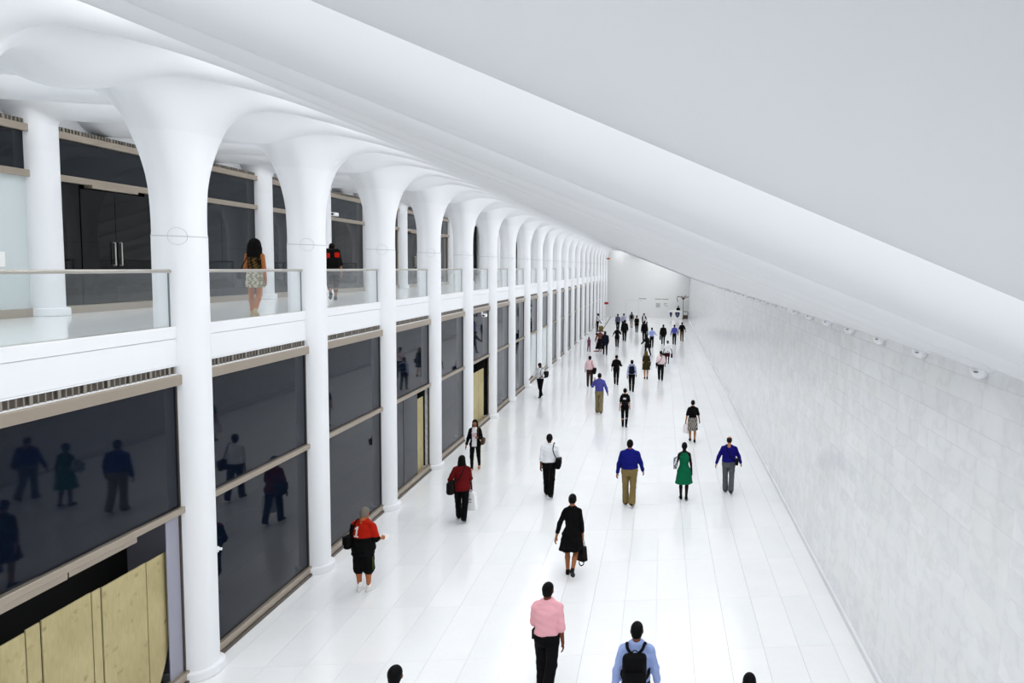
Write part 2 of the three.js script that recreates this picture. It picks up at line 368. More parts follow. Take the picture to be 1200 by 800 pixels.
// ------------------------------------------------------------------ balcony slab, fascia and balustrades
{
  const slab = structure('floor_balcony', 'polished pale balcony floor');
  mesh('slab', box(5.3, 0.34, ZNEAR - ZFAR, -9.88, UP - 0.17, (ZNEAR + ZFAR) / 2), M.tiles[2], slab);
  const fas = structure('trim_1', 'white fascia along the balcony edge');
  for (let k = -3; k <= KLAST; k++) {
    const z = bayZ(k) + BAY / 2, L = BAY - 0.6;
    mesh('fascia', box(0.1, 0.385, L, -7.2, 5.143, z), M.white, fas);
    mesh('curb', rbox(0.12, 0.175, L, 0.008, -7.2, 5.428, z), M.white, fas);
    mesh('soffit_strip', box(0.06, 0.02, L, -7.17, 4.937, z), M.white, fas);
  }
  const bal = thing('balustrade', 'clear glass balustrade', 'balustrade', [-7.2, 5.5, 0], 'glass balustrades along the balcony');
  const L = BAY - 0.7;
  mesh('glass_panel', box(0.016, 0.84, L, 0, 0.4, 0), M.clear, bal);
  const edge = merge([box(0.018, 0.82, 0.014, 0, 0.4, -L / 2), box(0.018, 0.82, 0.014, 0, 0.4, L / 2)]);
  mesh('glass_edge', edge, M.glassEdge, bal);
  const rail = mesh('handrail', new THREE.CylinderGeometry(0.026, 0.026, L + 0.04, 16).rotateX(Math.PI / 2).translate(0, 0.84, 0), M.steel, bal);
  mesh('end_cap', merge([1, -1].map((s) => new THREE.SphereGeometry(0.028, 12, 8).translate(0, 0.84, s * (L / 2 + 0.02)))), M.steel, rail);
  mesh('bottom_channel', box(0.05, 0.03, L, 0, 0.005, 0), M.steel, bal);
  for (let k = -1; k <= KLAST; k++) {
    const c = k === -1 ? bal : copyOf(bal, '', 'glass balustrades along the balcony');
    c.position.z = bayZ(k) + BAY / 2;
    c.userData.label = k < 0 ? 'clear glass balustrade above the storefront adjoining the boarded one' : k === 0 ? 'clear glass balustrade with steel handrail in front of the black glass doors' : k === 1 ? 'clear glass balustrade before the woman in the patterned skirt'
      : k === 2 ? 'clear glass balustrade before the walker with a black and red backpack' : 'clear glass balustrade with steel rail further along the balcony';
  }
}

// ------------------------------------------------------------------ lower storefronts
{
  const L = BAY - 0.62, X = -7.19;
  const fins = []; for (let i = 0; i < 34; i++) { const w = i % 4 === 1 ? 0.045 : 0.014; fins.push(box(0.012, 0.115, w, 0.03, 4.868, -L / 2 + 0.05 + i * (L - 0.1) / 33)); }
  const finGeo = merge(fins), lip = box(0.05, 0.014, L, 0.02, 4.932, 0), lip2 = box(0.06, 0.014, L, 0.025, 4.805, 0);
  const describe = (k) => k < 0 ? 'dark glass storefront adjoining the plywood-boarded one on its empty side' : k === 0 ? 'dark glass storefront with its doorway boarded in plywood'
    : k === 1 ? 'dark glass storefront mirroring the man in the red jersey'
      : k === 2 ? 'dark glass storefront directly beside the man in the red jersey'
        : k === 3 ? 'dark storefront with a single upright plywood strip in its lower half'
          : k === 4 ? 'dark glass storefront beside the woman in a black cardigan'
            : k === 5 ? 'storefront fully boarded in plywood below and dark glass above'
              : k === 6 ? 'dark storefront next past the fully plywood-boarded lower pane' : k === 7 ? 'dark storefront two bays past the fully plywood-boarded one' : k < 10 ? 'storefront with dark glass above and pale glass below' : 'distant dark storefront in the long row';
  for (let k = -1; k <= KLAST; k++) {
    const zc = bayZ(k) + BAY / 2;
    const s = thing('storefront', describe(k), 'storefront', [X, 0, zc], 'storefronts between the arcade columns');
    mesh('vent_backing', box(0.03, 0.12, L, -0.01, 4.868, 0), M.grille, s);
    const gr = mesh('vent_fins', finGeo, M.fins, s); gr.userData.kind = 'stuff';
    mesh('vent_lip', lip, M.white, s); mesh('vent_lip', lip2, M.white, s);
    mesh('top_bar', rbox(0.14, 0.155, L + 0.06, 0.012, 0.03, 4.72, 0), M.bronze, s);
    mesh('upper_pane', box(0.03, 1.88, L, 0, 3.71, 0), M.darkGlass, s);
    mesh('middle_bar', rbox(0.13, 0.1, L + 0.04, 0.01, 0.025, 2.73, 0), M.bronze, s);
    mesh('base_bar', rbox(0.12, 0.13, L + 0.04, 0.01, 0.02, 0.125, 0), M.bronze, s);
    mesh('kick_plate', box(0.16, 0.06, L + 0.04, 0.03, 0.03, 0), M.darkBronze, s);
    for (const q of [1, -1]) mesh('side_frame', box(0.05, 4.7, 0.03, 0.01, 2.4, q * L / 2), M.darkBronze, s);
    const boarded = k === 0 || k === 3 || k === 5;
    if (!boarded) { mesh('lower_pane', box(0.03, 2.5, L, 0, 1.44, 0), k === 8 || k === 9 ? M.paleGlass : M.darkGlass, s); if (k >= 6 || k === 4) continue; continue; }
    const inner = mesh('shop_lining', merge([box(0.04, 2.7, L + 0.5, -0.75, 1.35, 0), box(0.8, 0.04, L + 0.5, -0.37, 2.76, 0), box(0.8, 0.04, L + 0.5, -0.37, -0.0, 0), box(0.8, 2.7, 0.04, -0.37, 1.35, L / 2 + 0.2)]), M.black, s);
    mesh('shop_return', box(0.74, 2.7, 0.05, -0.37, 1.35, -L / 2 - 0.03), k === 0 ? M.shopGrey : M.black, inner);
    if (k === 3) {
      mesh('lower_pane', box(0.02, 2.5, L * 0.34, 0, 1.44, L * 0.33), M.darkGlass, s);
      mesh('lower_pane', box(0.02, 2.5, L * 0.34, 0, 1.44, -L * 0.015), M.darkGlass, s);
      mesh('mullion', box(0.04, 2.5, 0.03, 0, 1.44, L * 0.16), M.darkBronze, s);
    } else if (k === 0) mesh('side_pane', box(0.012, 2.5, 0.3, 0, 1.44, -L / 2 + 0.16), M.shopGrey, s);
    if (k === 0) {
      mesh('door_rail', merge([box(0.05, 0.1, 1.2, 0.02, 2.64, -0.15), box(0.05, 0.1, 1.15, 0.02, 2.63, 1.05)]), M.bronze, s);
    }
    // plywood sheets lean behind the glass, each its own thing
    const sheets = k === 0 ? [[8.78, 9.37, 2.2], [9.395, 9.59, 2.22], [9.615, 10.385, 2.23], [10.41, 10.555, 2.22], [10.58, 11.42, 2.21], [11.445, 11.93, 2.2]]
      : k === 3 ? [[23.62, 24.22, 2.42]] : [[29.4, 30.5, 2.2], [30.52, 31.3, 2.24], [31.32, 32.25, 2.24]];
    sheets.forEach(([a, b, top], i) => {
      const w = b - a, sh = new THREE.Shape(), last = k === 0 && i === sheets.length - 1;
      sh.moveTo(0, 0);
      if (last) { sh.lineTo(0.02, 0.02); sh.quadraticCurveTo(w * 0.72, 0.28, w - 0.02, 0.95); sh.quadraticCurveTo(w + 0.01, 1.4, w - 0.03, top - 0.06); sh.lineTo(0, top - 0.06); }
      else { sh.lineTo(w, 0); sh.lineTo(w, top - 0.06); sh.lineTo(0, top - 0.06); }
      const g = new THREE.ExtrudeGeometry(sh, { depth: 0.015, bevelEnabled: false, curveSegments: 16 });
      const uv = g.attributes.uv; for (let q = 0; q < uv.count; q++) uv.setXY(q, uv.getX(q) / 2.4 + i * 0.37, uv.getY(q) / 2.4);
      g.rotateY(Math.PI / 2);
      const m = mesh('plywood_sheet', g, M.ply); m.position.set(X - (k === 0 ? 0.06 : 0.13) - 0.004 * (i % 2), 0.03, -a);
      m.userData = { label: k === 0 ? (last ? 'pale plywood sheet with a curved corner beside the large column' : w < 0.3 ? (i === 1 ? 'narrow plywood strip farther from the large column' : 'thinnest plywood strip, second joint from the large column') : ['outermost plywood sheet farthest from the large column', '', 'wide plywood sheet between two narrow plywood strips', '', 'wide plywood sheet next to the curved-corner one'][i])
        : k === 3 ? 'single upright plywood strip behind a dark storefront' : 'plywood sheet filling the doorway of a further storefront', category: 'plywood sheet', group: 'plywood sheets boarding up shop doorways' };
    });
  }
}

// ------------------------------------------------------------------ upper storefronts along the balcony
{
  const L = BAY - 0.6, X = -12.12;
  const fins = []; for (let i = 0; i < 40; i++) fins.push(box(0.02, 0.09, i % 5 ? 0.02 : 0.05, 0.03, 9.03 - UP, -L / 2 + i * L / 39));
  const finGeo = merge(fins);
  for (let k = 0; k <= 9; k++) {
    const zc = bayZ(k) + BAY / 2;
    const label = k === 0 ? 'pale glass balcony shopfront farther from the black double doors' : k === 1 ? 'balcony shopfront with pale whitened glass adjoining the black double doors' : k === 2 ? 'balcony shopfront with black glass double doors and pull handles'
      : k === 3 ? 'dark balcony shopfront hidden behind the large column' : k === 4 ? 'blue-black balcony shopfront behind the woman in the patterned skirt' : k === 5 ? 'black balcony shopfront beyond the blue-black one' : k === 6 ? 'balcony shopfront with a bronze-framed door behind the walker with the backpack' : 'dark balcony shopfront seen through a further arch';
    const s = thing('balcony_shopfront', label, 'storefront', [X, UP, zc], 'shopfronts along the balcony');
    mesh('vent_backing', box(0.03, 0.1, L, 0, 9.03 - UP, 0), M.grille, s);
    mesh('vent_fins', finGeo, M.fins, s).userData.kind = 'stuff';
    mesh('header', rbox(0.16, 0.14, L + 0.02, 0.01, 0.03, 8.91 - UP, 0), M.bronze, s);
    mesh('transom_pane', box(0.03, 0.75, L, 0, 8.48 - UP, 0), M.tealGlass, s);
    mesh('transom_bar', rbox(0.15, 0.13, L + 0.02, 0.01, 0.03, 8.05 - UP, 0), M.bronze, s);
    mesh('sill', rbox(0.14, 0.16, L + 0.02, 0.01, 0.03, 0.08, 0), M.bronze, s);
    const pm = k < 2 ? M.paleGlass : k === 2 ? M.blackGlass : k === 4 || k === 3 ? M.tealGlass : M.blackGlass;
    if (k === 2 || k >= 6) {
      const op = 1.0;
      for (const sd of [1, -1]) {
        mesh('side_pane', box(0.02, 7.98 - UP - 0.16, L / 2 - op, 0, (7.98 - UP + 0.16) / 2, sd * (L / 2 + op) / 2), pm, s);
        const d = mesh('door_leaf', box(0.025, 7.9 - UP - 0.18, op - 0.012, 0.01, (7.9 - UP + 0.18) / 2, sd * op / 2), pm, s);
        const hx = 0.07, hz = sd * 0.1;
        mesh('pull_handle', tube([[0.02, 1.0, hz], [hx, 1.0, hz], [hx, 1.05, hz], [hx, 1.45, hz], [hx, 1.5, hz], [0.02, 1.5, hz]], 0.014, 24, 8), M.steel, d);
      }
      mesh('door_closer_cover', box(0.16, 0.07, 1.4, 0.05, 7.96 - UP, 0.1), M.bronze, s);
      if (k >= 6) for (const q of [-op - 0.05, -L / 2 + 0.06]) mesh('side_frame', box(0.08, 7.98 - UP, 0.1, 0, (7.98 - UP) / 2, q), M.bronze, s);
    } else {
      for (const sd of [1, -1]) mesh('pane', box(0.03, 7.99 - UP - 0.16, L / 2 - 0.012, 0, (7.99 - UP + 0.16) / 2, sd * L / 4), pm, s);
      if (k < 2) mesh('notice', box(0.006, 0.28, 0.6, 0.02, 1.1, -0.9), M.paper, s);
    }
  }
}

// ------------------------------------------------------------------ small fittings
{
  const cam1 = thing('security_camera', 'small white camera box under the balcony edge of a boarded storefront', 'camera', [-7.02, 4.5, -31.0]);
  mesh('body', rbox(0.16, 0.12, 0.3, 0.02, 0.03, 0, 0), M.white, cam1); mesh('lens', new THREE.CylinderGeometry(0.035, 0.035, 0.03, 16).rotateX(Math.PI / 2).translate(0.03, 0, 0.16), M.black, cam1);
  mesh('bracket', box(0.06, 0.12, 0.06, -0.06, 0.08, 0), M.white, cam1);
  const cam2 = thing('security_camera', 'small white camera on the balcony shopfront behind the black and red backpack', 'camera', [-12.0, 8.2, -29.3]);
  mesh('body', rbox(0.2, 0.13, 0.3, 0.02, 0.12, 0, 0), M.white, cam2); mesh('lens', new THREE.CylinderGeometry(0.04, 0.04, 0.03, 16).rotateX(Math.PI / 2).translate(0.12, 0, 0.16), M.black, cam2);
  mesh('bracket', box(0.1, 0.05, 0.06, -0.02, 0.02, 0), M.white, cam2);
  const sn = thing('sensor_knob', 'small white knob fixed on the side of the large column', 'sensor', [-6.925, 1.93, -12.57]);
  mesh('base', new THREE.CylinderGeometry(0.04, 0.05, 0.03, 16).rotateZ(Math.PI / 2).translate(0, 0, 0), M.white, sn); mesh('tip', new THREE.CylinderGeometry(0.018, 0.024, 0.06, 12).rotateZ(Math.PI / 2).translate(0.04, 0.01, 0), M.white, sn);
  // signs near the far end of the arcade
  const sg = thing('red_sign', 'small red sign on a thin post near the far end', 'sign', [-6.25, 0, -88]);
  mesh('plate', rbox(0.46, 0.26, 0.04, 0.01, 0, 2.35, 0), M.red, sg); mesh('post', new THREE.CylinderGeometry(0.02, 0.02, 2.2, 10).translate(0, 1.1, -0.01), M.steel, sg); mesh('foot', new THREE.CylinderGeometry(0.18, 0.2, 0.03, 20).translate(0, 0.015, 0), M.darkBronze, sg);
  const ex = thing('orange_sign', 'small orange lit sign high on the last column', 'sign', [-6.85, 7.6, -97.6]);
  mesh('plate', rbox(0.4, 0.2, 0.05, 0.01, 0.1, 0, 0), M.orange, ex); mesh('bracket', box(0.12, 0.05, 0.05, -0.12, 0, 0), M.white, ex);
  // red floor stand
  const rs = thing('floor_stand', 'slim red sign stand with a flat base on the floor', 'stand', [-4.9, 0, -58.8]);
  mesh('base', new THREE.CylinderGeometry(0.2, 0.22, 0.04, 24).translate(0, 0.02, 0), M.red, rs); mesh('post', new THREE.CylinderGeometry(0.016, 0.016, 0.95, 10).translate(0, 0.5, 0), M.red, rs);
  // service cart
  const ct = thing('cleaning_cart', 'yellow and brown cleaning cart by the distant columns', 'cart', [-5.7, 0, -73]);
  mesh('tray', rbox(0.9, 0.06, 0.6, 0.02, 0, 0.35, 0), M.brown, ct); mesh('bag', rbox(0.42, 0.5, 0.4, 0.08, 0.05, 0.63, 0), M.yellow, ct);
  mesh('handle', tube([[-0.4, 0.38, 0.2], [-0.46, 1.0, 0.2], [-0.46, 1.05, -0.2], [-0.4, 0.38, -0.2]], 0.02, 24), M.darkBronze, ct);
  mesh('mop', tube([[0.2, 0.5, 0.1], [0.7, 1.35, 0], [0.95, 1.75, -0.1]], 0.025, 12), M.brown, ct);
  for (const [x, z] of [[-0.38, 0.25], [0.38, 0.25], [-0.38, -0.25], [0.38, -0.25]]) { mesh('wheel', new THREE.CylinderGeometry(0.09, 0.09, 0.05, 16).rotateX(Math.PI / 2).translate(x, 0.09, z), M.black, ct); mesh('strut', box(0.03, 0.26, 0.03, x, 0.22, z), M.darkBronze, ct); }
  // notices on the end wall
  const poster = (x, w, y, h, label, marks) => {
    const p = thing('notice_board', label, 'notice', [x, y, ZFAR + 0.03], 'notices on the end wall');
    mesh('sheet', box(w, h, 0.03), M.paper, p); mesh('top_rail', box(w + 0.04, 0.06, 0.05, 0, h / 2, 0), M.darkBronze, p);
    if (marks) mesh('print', merge(marks.map(([a, b, c, d]) => box(c, d, 0.004, a, b, 0.018))), M.ink, p);
  };
  poster(-2.4, 0.95, 1.8, 1.35, 'blank white notice with a dark top rail on the end wall', [[-0.25, 0.4, 0.1, 0.06]]);
  poster(-0.35, 0.8, 1.8, 1.35, 'white notice with lines of grey print on the end wall', [0.1, 0, -0.1, -0.2, -0.3, -0.4].map((y) => [0, y, 0.55, 0.045]));
  poster(0.6, 0.8, 1.8, 1.35, 'white notice with a small grey diagram on the end wall', [[-0.1, 0, 0.05, 0.4], [0.1, 0.1, 0.3, 0.05], [0.15, -0.2, 0.06, 0.3]]);
  const pan = thing('wall_hatch', 'flush pale access panel low on the end wall', 'panel', [-3.75, 1.15, ZFAR + 0.02]);
  mesh('leaf', box(1.6, 2.1, 0.03), M.farwall, pan); mesh('frame_line', merge([box(1.66, 0.02, 0.035, 0, 1.06, 0), box(0.02, 2.1, 0.035, -0.82, 0, 0), box(0.02, 2.1, 0.035, 0.82, 0, 0)]), M.seam, pan);
  // security desk
  const dk = thing('security_desk', 'white security desk bearing a dark blue shield emblem', 'desk', [1.95, 0, -97.6]);
  mesh('front', rbox(1.25, 1.15, 0.7, 0.03, 0.2, 0.575, 0), M.paper, dk); mesh('side_front', rbox(0.55, 1.12, 0.65, 0.03, -0.62, 0.56, -0.25), M.paper, dk);
  const shp = new THREE.Shape(); shp.moveTo(-0.3, 0.3); shp.lineTo(-0.1, 0.36); shp.lineTo(0, 0.3); shp.lineTo(0.1, 0.36); shp.lineTo(0.3, 0.3); shp.quadraticCurveTo(0.34, -0.1, 0, -0.42); shp.quadraticCurveTo(-0.34, -0.1, -0.3, 0.3);
  const em = mesh('shield_emblem', new THREE.ExtrudeGeometry(shp, { depth: 0.012, bevelEnabled: false }).translate(0.22, 0.62, 0.35), M.shield, dk);
  mesh('emblem_bars', merge([box(0.2, 0.07, 0.006, 0.22, 0.68, 0.365), box(0.06, 0.25, 0.006, 0.22, 0.6, 0.365)]), M.ink, em);
  mesh('side_emblem', new THREE.ExtrudeGeometry(shp, { depth: 0.012, bevelEnabled: false }).scale(0.55, 0.95, 1).translate(-0.62, 0.6, 0.075), M.shield, dk);
  const tb = thing('brown_table', 'low brown table standing between the security desk and the marble wall', 'table', [3.22, 0, -97.8]);
  mesh('top', rbox(0.66, 0.05, 0.7, 0.01, 0, 1.02, 0), M.brown, tb); mesh('panel', box(0.6, 0.5, 0.03, 0, 0.3, -0.2), M.brown, tb);
  for (const [x, z] of [[-0.3, 0.3], [0.3, 0.3], [-0.3, -0.3], [0.3, -0.3]]) mesh('leg', box(0.05, 1.0, 0.05, x, 0.5, z), M.darkBronze, tb);
  const lm = thing('branching_stand', 'dark branching stand rising above the security desk', 'stand', [2.95, 0, -99.2]);
  mesh('pole', new THREE.CylinderGeometry(0.03, 0.04, 2.7, 12).translate(0, 1.35, 0), M.brown, lm); mesh('base', new THREE.CylinderGeometry(0.22, 0.25, 0.05, 20).translate(0, 0.025, 0), M.brown, lm);
  for (const [a, b, c] of [[-0.75, 2.95, 0.1], [0.7, 2.9, 0], [0.35, 3.05, 0.15], [-0.25, 2.98, -0.1], [0.15, 2.75, 0.2]]) mesh('branch', tube([[0, 2.5, 0], [a * 0.4, 2.5 + (b - 2.5) * 0.75, c * 0.5], [a, b, c]], 0.05, 12), M.brown, lm);
  mesh('hanging_arm', tube([[-0.75, 2.95, 0.1], [-0.8, 2.6, 0.1], [-0.72, 2.2, 0.1]], 0.04, 12), M.brown, lm);
}
// ------------------------------------------------------------------ people
const lerp = (a, b, t) => a + (b - a) * t;
const cap = (a, b, ra, rb) => [a.x, a.y, a.z, b.x, b.y, b.z, ra, rb];
function dCap(c, x, y, z) {
  const bx = c[3] - c[0], by = c[4] - c[1], bz = c[5] - c[2], px = x - c[0], py = y - c[1], pz = z - c[2];
  let t = (px * bx + py * by + pz * bz) / (bx * bx + by * by + bz * bz || 1e-9); t = t < 0 ? 0 : t > 1 ? 1 : t;
  const dx = px - bx * t, dy = py - by * t, dz = pz - bz * t;
  return Math.sqrt(dx * dx + dy * dy + dz * dz) - (c[6] + (c[7] - c[6]) * t);
}
const dEll = (x, y, z, cx, cy, cz, a, b, c) => { const u = (x - cx) / a, v = (y - cy) / b, w = (z - cz) / c, k = Math.sqrt(u * u + v * v + w * w); return (k - 1) * Math.min(a, b, c) * (k < 1 ? 1 : 1.1); };
// one head with a face, neck included; hair caps to go over it
const headField = (x, y, z) => {
  let d = dEll(x, y, z, 0, 0.03, -0.012, 0.074, 0.09, 0.094);
  d = smin(d, dEll(x, y, z, 0, -0.045, 0.022, 0.055, 0.07, 0.062), 0.04);
  d = smin(d, Math.hypot(x, y + 0.098, z - 0.06) - 0.02, 0.03);
  d = smin(d, dCap([0, 0.012, 0.078, 0, -0.03, 0.094, 0.009, 0.014], x, y, z), 0.014);
  d = smin(d, dCap([-0.035, 0.03, 0.07, 0.035, 0.03, 0.07, 0.012, 0.012], x, y, z), 0.02);
  d = smin(d, dEll(x, y, z, 0, -0.062, 0.076, 0.024, 0.012, 0.012), 0.012);
  d = -smin(-d, Math.hypot(Math.abs(x) - 0.031, y - 0.007, z - 0.094) - 0.013, 0.014);
  d = smin(d, dEll(Math.abs(x), y, z, 0.077, -0.006, -0.008, 0.012, 0.033, 0.021), 0.012);
  return smin(d, dCap([0, -0.07, -0.025, 0, -0.19, -0.04, 0.05, 0.06], x, y, z), 0.03);
};
const headNet = netGeometry(surfaceNet(headField, [-0.11, -0.24, -0.13], [0.11, 0.14, 0.13], 0.0085));
const skull = (x, y, z, e) => smin(dEll(x, y, z, 0, 0.032, -0.014, 0.074 + e, 0.09 + e, 0.094 + e), dEll(x, y, z, 0, -0.04, -0.03, 0.06 + e, 0.06, 0.06 + e), 0.03);
const cutFace = (x, y, z) => z - 0.62 * y - 0.028;
const hairFields = {
  short: (x, y, z) => Math.max(skull(x, y, z, 0.009), cutFace(x, y, z), -0.075 - y),
  curly: (x, y, z) => Math.max(skull(x, y, z, 0.022) + 0.004 * Math.sin(x * 190) * Math.sin(y * 180) * Math.sin(z * 200), cutFace(x, y, z) - 0.012, -0.085 - y),
  bald: (x, y, z) => Math.max(skull(x, y, z, 0.008), cutFace(x, y, z) + 0.03, -0.075 - y, 0.085 - Math.hypot(x, y - 0.125, z + 0.03)),
  bun: (x, y, z) => Math.min(Math.max(skull(x, y, z, 0.01), cutFace(x, y, z), -0.06 - y), Math.hypot(x, y - 0.055, z + 0.112) - 0.045),
  tail: (x, y, z) => smin(Math.max(skull(x, y, z, 0.01), cutFace(x, y, z), -0.06 - y), dCap([0, 0.03, -0.11, 0, -0.2, -0.13, 0.03, 0.018], x, y, z), 0.02),
  long: (x, y, z) => smin(Math.max(skull(x, y, z, 0.016), cutFace(x, y, z) - 0.01), Math.max(dEll(x, y, z, 0, -0.1, -0.05, 0.105, 0.19, 0.075), cutFace(x, y * 0.4, z) + 0.01), 0.03),
  mane: (x, y, z) => smin(Math.max(skull(x, y, z, 0.035), cutFace(x, y, z) - 0.02), Math.max(dEll(x, y, z, 0, -0.14, -0.06, 0.155, 0.25, 0.1), cutFace(x, y * 0.4, z) + 0.02), 0.05) + 0.006 * Math.sin(x * 90 + 3 * Math.sin(y * 60)) * Math.sin(y * 70 + z * 50),
};
const hairGeo = {};
const hairOf = (t) => hairGeo[t] ??= netGeometry(surfaceNet(hairFields[t], [-0.2, -0.42, -0.22], [0.2, 0.18, 0.14], 0.0095));
// hands: wrist at the origin, fingers along -y, thumb to +z, palm to +x (a right hand)
function handField(curl) {
  const caps = [];
  const zs = [0.028, 0.0095, -0.009, -0.026], ls = [0.068, 0.076, 0.071, 0.056];
  zs.forEach((z0, i) => {
    let a = V(0.002, -0.084, z0), ang = curl * 0.35 + 0.05 * i;
    for (let s = 0; s < 3; s++) { const L = ls[i] * [0.46, 0.3, 0.24][s], b = V(a.x + Math.sin(ang) * L, a.y - Math.cos(ang) * L, a.z + (z0 * 0.04)); caps.push(cap(a, b, 0.0092 - 0.0008 * s, 0.0084 - 0.0008 * s)); a = b; ang += curl * (s ? 0.9 : 1.1); }
  });
  const t0 = V(0.004, -0.026, 0.03), t1 = V(0.014, -0.056, 0.05), t2 = V(0.022 + 0.012 * curl, -0.088, 0.052 - 0.012 * curl);
  const thumb = [cap(t0, t1, 0.0125, 0.0105), cap(t1, t2, 0.0102, 0.0085)];
  return (x, y, z) => {
    const qx = Math.max(Math.abs(x) - 0.003, 0), qy = Math.max(Math.abs(y + 0.045) - 0.034, 0), qz = Math.max(Math.abs(z) - 0.026, 0);
    let d = Math.sqrt(qx * qx + qy * qy + qz * qz) - 0.0115;
    d = smin(d, dCap([0, 0.03, 0, 0, -0.01, 0, 0.026, 0.022], x, y, z), 0.02);
    for (const c of caps) d = Math.min(d, smin(d, dCap(c, x, y, z), 0.004));
    for (const c of thumb) d = smin(d, dCap(c, x, y, z), 0.009);
    return d;
  };
}
const mirrored = (g) => { const c = g.clone().scale(-1, 1, 1), ix = Array.from(c.index.array); for (let i = 0; i < ix.length; i += 3) [ix[i], ix[i + 1]] = [ix[i + 1], ix[i]]; c.setIndex(ix); const n = c.attributes.normal; return c; };
const handNets = {};
const handOf = (side, grip) => handNets[side + grip] ??= side < 0 ? netGeometry(surfaceNet(handField(grip ? 1 : 0.35), [-0.04, -0.19, -0.055], [0.11, 0.05, 0.08], 0.0052)) : mirrored(handOf(-1, grip));
// shoe: ankle at the origin, sole at y = -0.08, toes along +z
const shoeField = (x, y, z) => {
  let d = dCap([0, -0.05, -0.045, 0, -0.055, 0.1, 0.036, 0.044], x, y, z);
  d = smin(d, dCap([0, -0.058, 0.1, 0.002, -0.062, 0.155, 0.043, 0.032], x, y, z), 0.02);
  d = smin(d, dCap([0, -0.05, -0.02, 0, 0.01, -0.01, 0.04, 0.043], x, y, z), 0.03);
  return Math.max(d, -0.08 - y, y - 0.03);
};
const shoeNet = netGeometry(surfaceNet(shoeField, [-0.07, -0.1, -0.11], [0.07, 0.06, 0.22], 0.0085));

const tables = {
  m: [[0.8, 0.15, 0.105], [0.9, 0.168, 0.118], [1.0, 0.155, 0.108], [1.08, 0.146, 0.1], [1.2, 0.16, 0.112], [1.32, 0.17, 0.118], [1.39, 0.15, 0.1], [1.45, 0.09, 0.07], [1.5, 0.06, 0.058]],
  f: [[0.8, 0.16, 0.11], [0.9, 0.172, 0.12], [1.0, 0.14, 0.1], [1.08, 0.118, 0.088], [1.2, 0.134, 0.102], [1.3, 0.148, 0.112], [1.38, 0.13, 0.09], [1.44, 0.085, 0.066], [1.5, 0.05, 0.05]],
};
function widths(tab, heavy, y) {
  let i = 1; while (i < tab.length - 1 && tab[i][0] < y) i++;
  const a = tab[i - 1], b = tab[i]; let t = (y - a[0]) / (b[0] - a[0]); t = t < 0 ? 0 : t > 1 ? 1 : t; t = t * t * (3 - 2 * t) * 0.5 + t * 0.5;
  const belly = heavy * Math.exp(-Math.pow((y - 1.04) / 0.22, 2)), all = heavy * 0.35;
  return [lerp(a[1], b[1], t) * (1 + 0.3 * belly + 0.22 * all), lerp(a[2], b[2], t) * (1 + 0.6 * belly + 0.3 * all)];
}
const gait = { stand: [0.02, 0.03, -0.03, 0.03], left: [0.34, 0.08, -0.3, 0.34], right: [-0.3, 0.34, 0.34, 0.08], leftS: [0.2, 0.1, -0.18, 0.22], rightS: [-0.18, 0.22, 0.2, 0.1], liftL: [-0.1, 0.95, 0.06, 0.03], liftR: [0.06, 0.03, -0.1, 0.95] };
const clothMat = {};
const cloth = (c, rough = 0.85) => clothMat[c + rough] ??= new THREE.MeshPhysicalMaterial({ color: c, roughness: rough, specularIntensity: 0.25 });
const printMat = new THREE.MeshPhysicalMaterial({ vertexColors: true, roughness: 0.85, specularIntensity: 0.25 });
function tint(geo, fn) {
  const p = geo.attributes.position, c = new Float32Array(p.count * 3), col = new THREE.Color();
  for (let i = 0; i < p.count; i++) { col.set(fn(p.getX(i), p.getY(i), p.getZ(i))); c.set([col.r, col.g, col.b], i * 3); }
  geo.setAttribute('color', new THREE.BufferAttribute(c, 3)); return geo;
}
const people = [];
